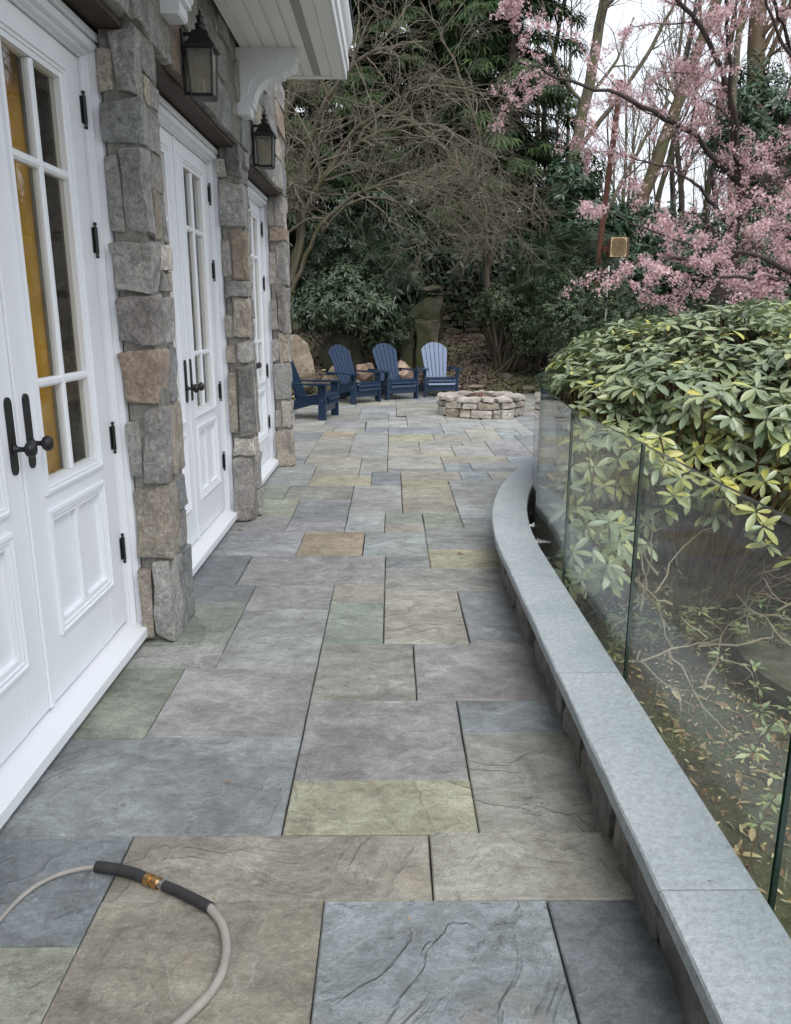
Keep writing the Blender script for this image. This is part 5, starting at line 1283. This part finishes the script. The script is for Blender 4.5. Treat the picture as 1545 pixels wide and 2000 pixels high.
# ------------------------------------------------------------------ big trunks of the wood edge
WOODSPEC = [dict(per_m=1.0, length=(1.5, 3.2), ang=(25, 60), up=.10, wander=.12, rr_=.35, rmin=.014, nseg=6, start=.45), dict(per_m=2.6, length=(.7, 1.5), ang=(25, 60), up=.05, wander=.15, rr_=.55, rmin=.008, nseg=5, start=.2),
            dict(per_m=3.6, length=(.35, .9), ang=(25, 55), up=.04, wander=.15, rr_=.6, rmin=.0055, nseg=4, start=.1)]
def leaning(label, pts, r0, r1, mat, seed, spec=WOODSPEC, name='leaning_tree', extra=()):
    g = np.random.default_rng(seed); x, y, _ = pts[0]; bz = ground_z(x, y); b = (x, y, bz)
    lim = [limb([(x - (pts[1][0] - x) * .15, y, bz - .2)] + list(pts), r0, r1, 6, .012, g)] + [limb(e, ra, rb, 6, .012, g) for e, ra, rb in extra]
    return tree(name, label, b, lim, spec, mat, seed)
leaning('thick mossy trunk leaning slightly toward the pale sky behind the hemlock', [(3.95, 20, 2.2), (4.25, 20, 4.6), (4.62, 20, 6.8), (4.95, 20, 9.2), (5.3, 20, 12.5)], .20, .08, M['bark'], 101,
        extra=(((( 4.40, 20, 5.3), (5.4, 19.8, 6.6), (6.3, 19.6, 8.2), (6.7, 19.5, 9.8)), .07, .02),))
leaning('brown trunk leaning strongly behind the pink blossom', [(6.15, 22, 3.0), (6.9, 22, 5.2), (7.6, 22, 7.4), (8.3, 22, 9.6), (9.1, 22, 12.5)], .21, .10, M['bark_brown'], 102)
leaning('slender dark crooked trunk against the sky beside the hemlock', [(4.55, 23, 3.5), (4.35, 23, 5.6), (4.15, 23, 6.6), (4.32, 23, 8.2), (4.75, 23, 10.8)], .10, .05, M['bark_dark'], 103, name='slender_tree')
leaning('slim upright grey trunk right of the leaning brown trunk', [(8.5, 20.5, 3.0), (8.35, 20.5, 5.0), (8.2, 20.5, 7.2), (8.3, 20.5, 10)], .13, .06, M['bark'], 104, name='slender_tree')
leaning('broad pale trunk behind the pink blossom crown', [(10.6, 25, 4), (10.7, 25, 7), (10.5, 25, 10), (10.6, 25, 14)], .33, .2, M['bark_brown'], 105)
leaning('grey trunk leaning behind the laurel at the right', [(9.2, 21, 3.0), (9.9, 21, 4.8), (10.9, 21, 7.0), (11.6, 21, 9.4)], .20, .10, M['bark'], 106)
leaning('thin forked trunk leaning beside the rusty post', [(4.35, 18.4, 1.9), (4.62, 18.4, 3.3), (5.35, 18.4, 4.9), (6.0, 18.4, 6.0)], .075, .03, M['bark'], 107, name='slender_tree')
# the wood beyond: slim bare trees
def wood_tree(seed, H):
    g = np.random.default_rng(seed); pts = [(0, 0, -.3)]
    for k in range(6): pts.append((pts[-1][0] + g.normal() * .18, pts[-1][1] + g.normal() * .18, pts[-1][2] + H / 6))
    r, _, _ = tree('wood_tree', {201: 'slim grey-barked bare tree of middle height in the far wood', 202: 'tall dark-barked bare tree in the far wood against the pale sky', 203: 'shorter grey-barked bare tree with low branches in the far wood'}[seed], (0, 0, 0), [limb(pts, H * .011, .02, 4)],
                   [dict(per_m=2.2, length=(1.2, 3.4), ang=(20, 50), up=.12, wander=.10, rr_=.4, rmin=.014, nseg=6, start=.28), dict(per_m=2.4, length=(.7, 1.6), ang=(20, 50), up=.06, wander=.13, rr_=.6, rmin=.009, nseg=4, start=.2),
                    dict(per_m=1.9, length=(.4, 1.0), ang=(20, 50), up=.03, wander=.13, rr_=.7, rmin=.007, nseg=3, start=.1)], M['bark'] if seed % 2 else M['bark_dark'], seed, group='slim bare trees of the far wood')
    return r
wt = [wood_tree(201 + k, h) for k, h in enumerate((11, 13, 9.5))]
g = np.random.default_rng(77); n_w = 0
for k in range(60):
    y = 27 + 30 * g.random() ** 1.2; x = y * g.uniform(.10, .72) if k < 46 else y * g.uniform(-.35, .12)
    z_ = ground_z(x, y) - .1; s_ = g.uniform(.85, 1.25)
    t_ = wt[k % 3]
    if k < 3: t_.location = (x, y, z_); t_.rotation_euler = (0, 0, g.uniform(0, 6))
    else: t_ = dup(t_, (x, y, z_), g.uniform(0, 6))
    t_.scale = (s_, s_, s_)
# evergreen belt that closes the horizon between the trunks
for k, (x, y) in enumerate(((2, 38), (9, 36), (16, 38), (23, 36), (30, 38), (38, 42), (-6, 38))):
    shrub('far_evergreens', ('low dark evergreen belt at the far edge of the wood'), gzv(x, y), [((x, y, ground_z(x, y) + 1.4), (4.4, 2, 2.6 + .6 * (k % 2))), ((x + 3, y, ground_z(x, y) + 1.2), (3.5, 2, 2.2))], 900, 6, .42, (MID_V, MID_F), M['laurel'], 130 + k, .4, (-.5, .5), 0, tint=(0, .8), lo=.4, group='evergreen belt of the far wood')

# ------------------------------------------------------------------ cherry trees in blossom
def cherry(label, base, limbs, specs, n_fl, seed, size=.045, dark=True, zr=None):
    r, lv, g = tree('cherry_tree', label, base, limbs, specs, M['bark_dark'], seed)
    src = lv[-1] + lv[-2] + lv[-3]; ln = np.array([np.linalg.norm(np.diff(p, axis=0), axis=1).sum() for p, _ in src]); pb = ln / ln.sum()
    pick = g.choice(len(src), n_fl // 5, p=pb); locs = []
    for i in pick:
        p = src[i][0]; k = g.integers(len(p) - 1); c = p[k] + (p[k + 1] - p[k]) * g.random(); m = g.integers(2, 8)
        locs.append(c + g.normal(size=(m, 3)) * .038)
    loc = np.concatenate(locs); n = len(loc)
    leaf_mesh('blossom', (FLOWER_V, FLOWER_F), loc, frames(unit(g.normal(size=(n, 3)) + np.array([0, -.2, .1])), g.uniform(0, 6.28, n)), size * g.uniform(.6, 1.2, n), np.clip(g.normal(.5, .25, n), 0, 1), M['blossom'], r, base)
CS = [dict(per_m=2.6, length=(.8, 1.9), ang=(30, 70), up=.02, wander=.14, rr_=.42, rmin=.009, nseg=6, start=.3), dict(per_m=3.6, length=(.45, 1.1), ang=(25, 60), up=.02, wander=.16, rr_=.55, rmin=.006, nseg=5, start=.15), dict(per_m=4.2, length=(.2, .55), ang=(25, 60), up=.02, wander=.16, rr_=.6, rmin=.004, nseg=3, start=.1)]
g = np.random.default_rng(301); b = (6.0, 15.0, ground_z(6, 15) - .1)
cherry('pink blossoming cherry with dark forked trunk whose crown spreads against the sky', b,
       [limb([b, (6.05, 15, 1.6), (6.25, 15, 2.9), (6.8, 15, 4.0)], .13, .075, 6, .015, g), limb([(6.35, 15, 3.1), (6.1, 14.8, 4.2), (5.6, 14.6, 5.6), (4.6, 14.4, 6.6), (3.4, 14.2, 7.2)], .07, .02, 6, .02, g),
        limb([(6.8, 15, 4.0), (7.1, 14.9, 5.2), (7.0, 14.8, 6.6), (6.6, 14.6, 8)], .06, .02, 6, .02, g), limb([(6.5, 15, 3.5), (5.4, 14.6, 4.4), (4.2, 14.2, 4.9), (2.9, 13.9, 5.2), (1.9, 13.7, 5.5)], .055, .012, 6, .02, g),
        limb([(6.8, 15, 4.0), (7.8, 14.8, 4.8), (8.8, 14.6, 5.3)], .05, .014, 6, .02, g), limb([(7.05, 14.9, 5.6), (6.2, 14.2, 6.4), (5.4, 13.7, 6.9), (4.6, 13.3, 7.1)], .035, .010, 6, .02, g), limb([(7.0, 14.8, 6.2), (7.4, 14.0, 7.0), (7.2, 13.4, 7.7)], .03, .010, 6, .02, g), limb([(6.2, 14.8, 4.0), (5.6, 14.2, 5.3), (5.2, 13.6, 6.2), (4.9, 13.2, 7.2)], .05, .014, 6, .02, g), limb([(6.3, 15, 3.0), (5.6, 14.6, 3.5), (4.9, 14.3, 3.9), (4.0, 14.1, 4.1)], .04, .010, 6, .02, g)], CS, 32000, 302, .025)
g = np.random.default_rng(303); b = (8.1, 14.6, ground_z(8.1, 14.6) - .1)
cherry('pink blossoming cherry with straight dark trunk at the right edge of the garden', b,
       [limb([b, (8.0, 14.6, 2.4), (7.75, 14.5, 4.2), (7.7, 14.4, 6.0), (7.9, 14.3, 7.8)], .12, .04, 6, .015, g), limb([(7.8, 14.5, 3.6), (7.0, 14.2, 4.9), (6.2, 13.9, 5.9), (5.6, 13.6, 6.6)], .05, .014, 6, .02, g), limb([(7.75, 14.5, 4.2), (8.8, 14.3, 5.6), (9.8, 14, 6.6)], .05, .014, 6, .02, g),
        limb([(7.9, 14.5, 2.9), (7.1, 14.0, 3.5), (6.3, 13.6, 3.7)], .04, .012, 6, .02, g), limb([(7.7, 14.4, 5.4), (7.2, 13.9, 6.4), (6.9, 13.4, 7.4)], .04, .012, 6, .02, g)], CS, 25000, 304, .025)
g = np.random.default_rng(305); b = (6.6, 11.4, ground_z(6.6, 11.4) - .1)
cherry('low spreading pink cherry branches held just above the rhododendron hedge', b,
       [limb([b, (6.5, 11.4, 1.0), (6.2, 11.3, 1.7), (5.6, 11.2, 2.0)], .09, .05, 6, .01, g), limb([(5.7, 11.2, 2.0), (4.8, 11.1, 2.35), (3.8, 11.0, 2.25), (2.55, 10.9, 1.98)], .04, .008, 6, .015, g), limb([(6.0, 11.3, 1.9), (5.0, 10.9, 2.0), (3.9, 10.6, 1.95), (2.9, 10.4, 1.78)], .035, .008, 6, .015, g),
        limb([(6.2, 11.3, 1.8), (5.6, 10.8, 2.5), (5.2, 10.4, 2.8), (4.6, 10.1, 2.75)], .035, .008, 6, .015, g), limb([(6.3, 11.3, 1.6), (5.4, 11.5, 1.85), (4.6, 11.7, 1.8)], .03, .008, 6, .015, g), limb([(4.4, 11.05, 2.34), (3.6, 10.9, 2.55), (2.75, 10.8, 2.85)], .018, .006, 6, .01, g), limb([(6.2, 11.2, 1.7), (5.8, 10.5, 1.9), (5.4, 9.9, 1.85)], .03, .008, 6, .01, g)],
       [dict(per_m=3.4, length=(.35, .95), ang=(25, 65), up=.0, wander=.14, rr_=.45, rmin=.006, nseg=5, start=.15), dict(per_m=4.5, length=(.2, .5), ang=(25, 60), up=.02, wander=.16, rr_=.6, rmin=.004, nseg=4, start=.1), dict(per_m=4.5, length=(.12, .3), ang=(25, 60), up=.02, wander=.16, rr_=.6, rmin=.003, nseg=3, start=.1)], 15000, 306, .021)

# ------------------------------------------------------------------ post, lattice box and stake among the shrubs
pz = ground_z(3.82, 15.4)
post = MB().tube([(3.80, 15.4, pz - .2), (3.95, 15.4, 3.2), (4.12, 15.4, 5.55)], .052, 10).tube([(4.11, 15.4, 5.55), (4.115, 15.4, 5.60)], .060, 10).build('rusty_post', M['rust'], smooth=False)
tag(post, 'rusty brown metal post rising among the shrubs beside the lattice box', 'post')
lb_ = thing('lattice_box', 'small wooden box with tan lattice front fixed beside the rusty post', 'box', (4.20, 15.1, 2.56))
MB().box(4.06, 4.40, 15.12, 15.42, 2.57, 2.91, .006).build('body', M['darkwood'], lb_)
MB().box(4.05, 4.345, 15.095, 15.118, 2.565, 2.915, .004).build('front_board', M['tanwood'], lb_)
for k in range(-5, 6):
    for s_ in (-1, 1):
        x0, z0 = 4.1975 + k * .052, 2.74
        pts = []
        for t_ in np.linspace(-.2, .2, 21):
            x, zz_ = x0 + t_, z0 + s_ * t_
            if 4.058 < x < 4.337 and 2.575 < zz_ < 2.905: pts.append((x, zz_))
        if len(pts) > 2:
            yy = 15.090 if s_ > 0 else 15.083
            MB().tube([(pts[0][0], yy, pts[0][1]), (pts[-1][0], yy, pts[-1][1])], .0055, 4).build('lattice_strip', M['darkwood'], lb_)
MB().box(3.97, 4.07, 15.30, 15.40, 2.66, 2.78).build('bracket', M['rust'], lb_)
stake = MB().tube([(3.99, 14.95, ground_z(3.99, 14.95) - .1), (4.0, 14.95, 2.40)], .017, 8).build('white_stake', M['whiteplastic'])
tag(stake, 'thin white plastic stake standing in front of the lattice box', 'stake')
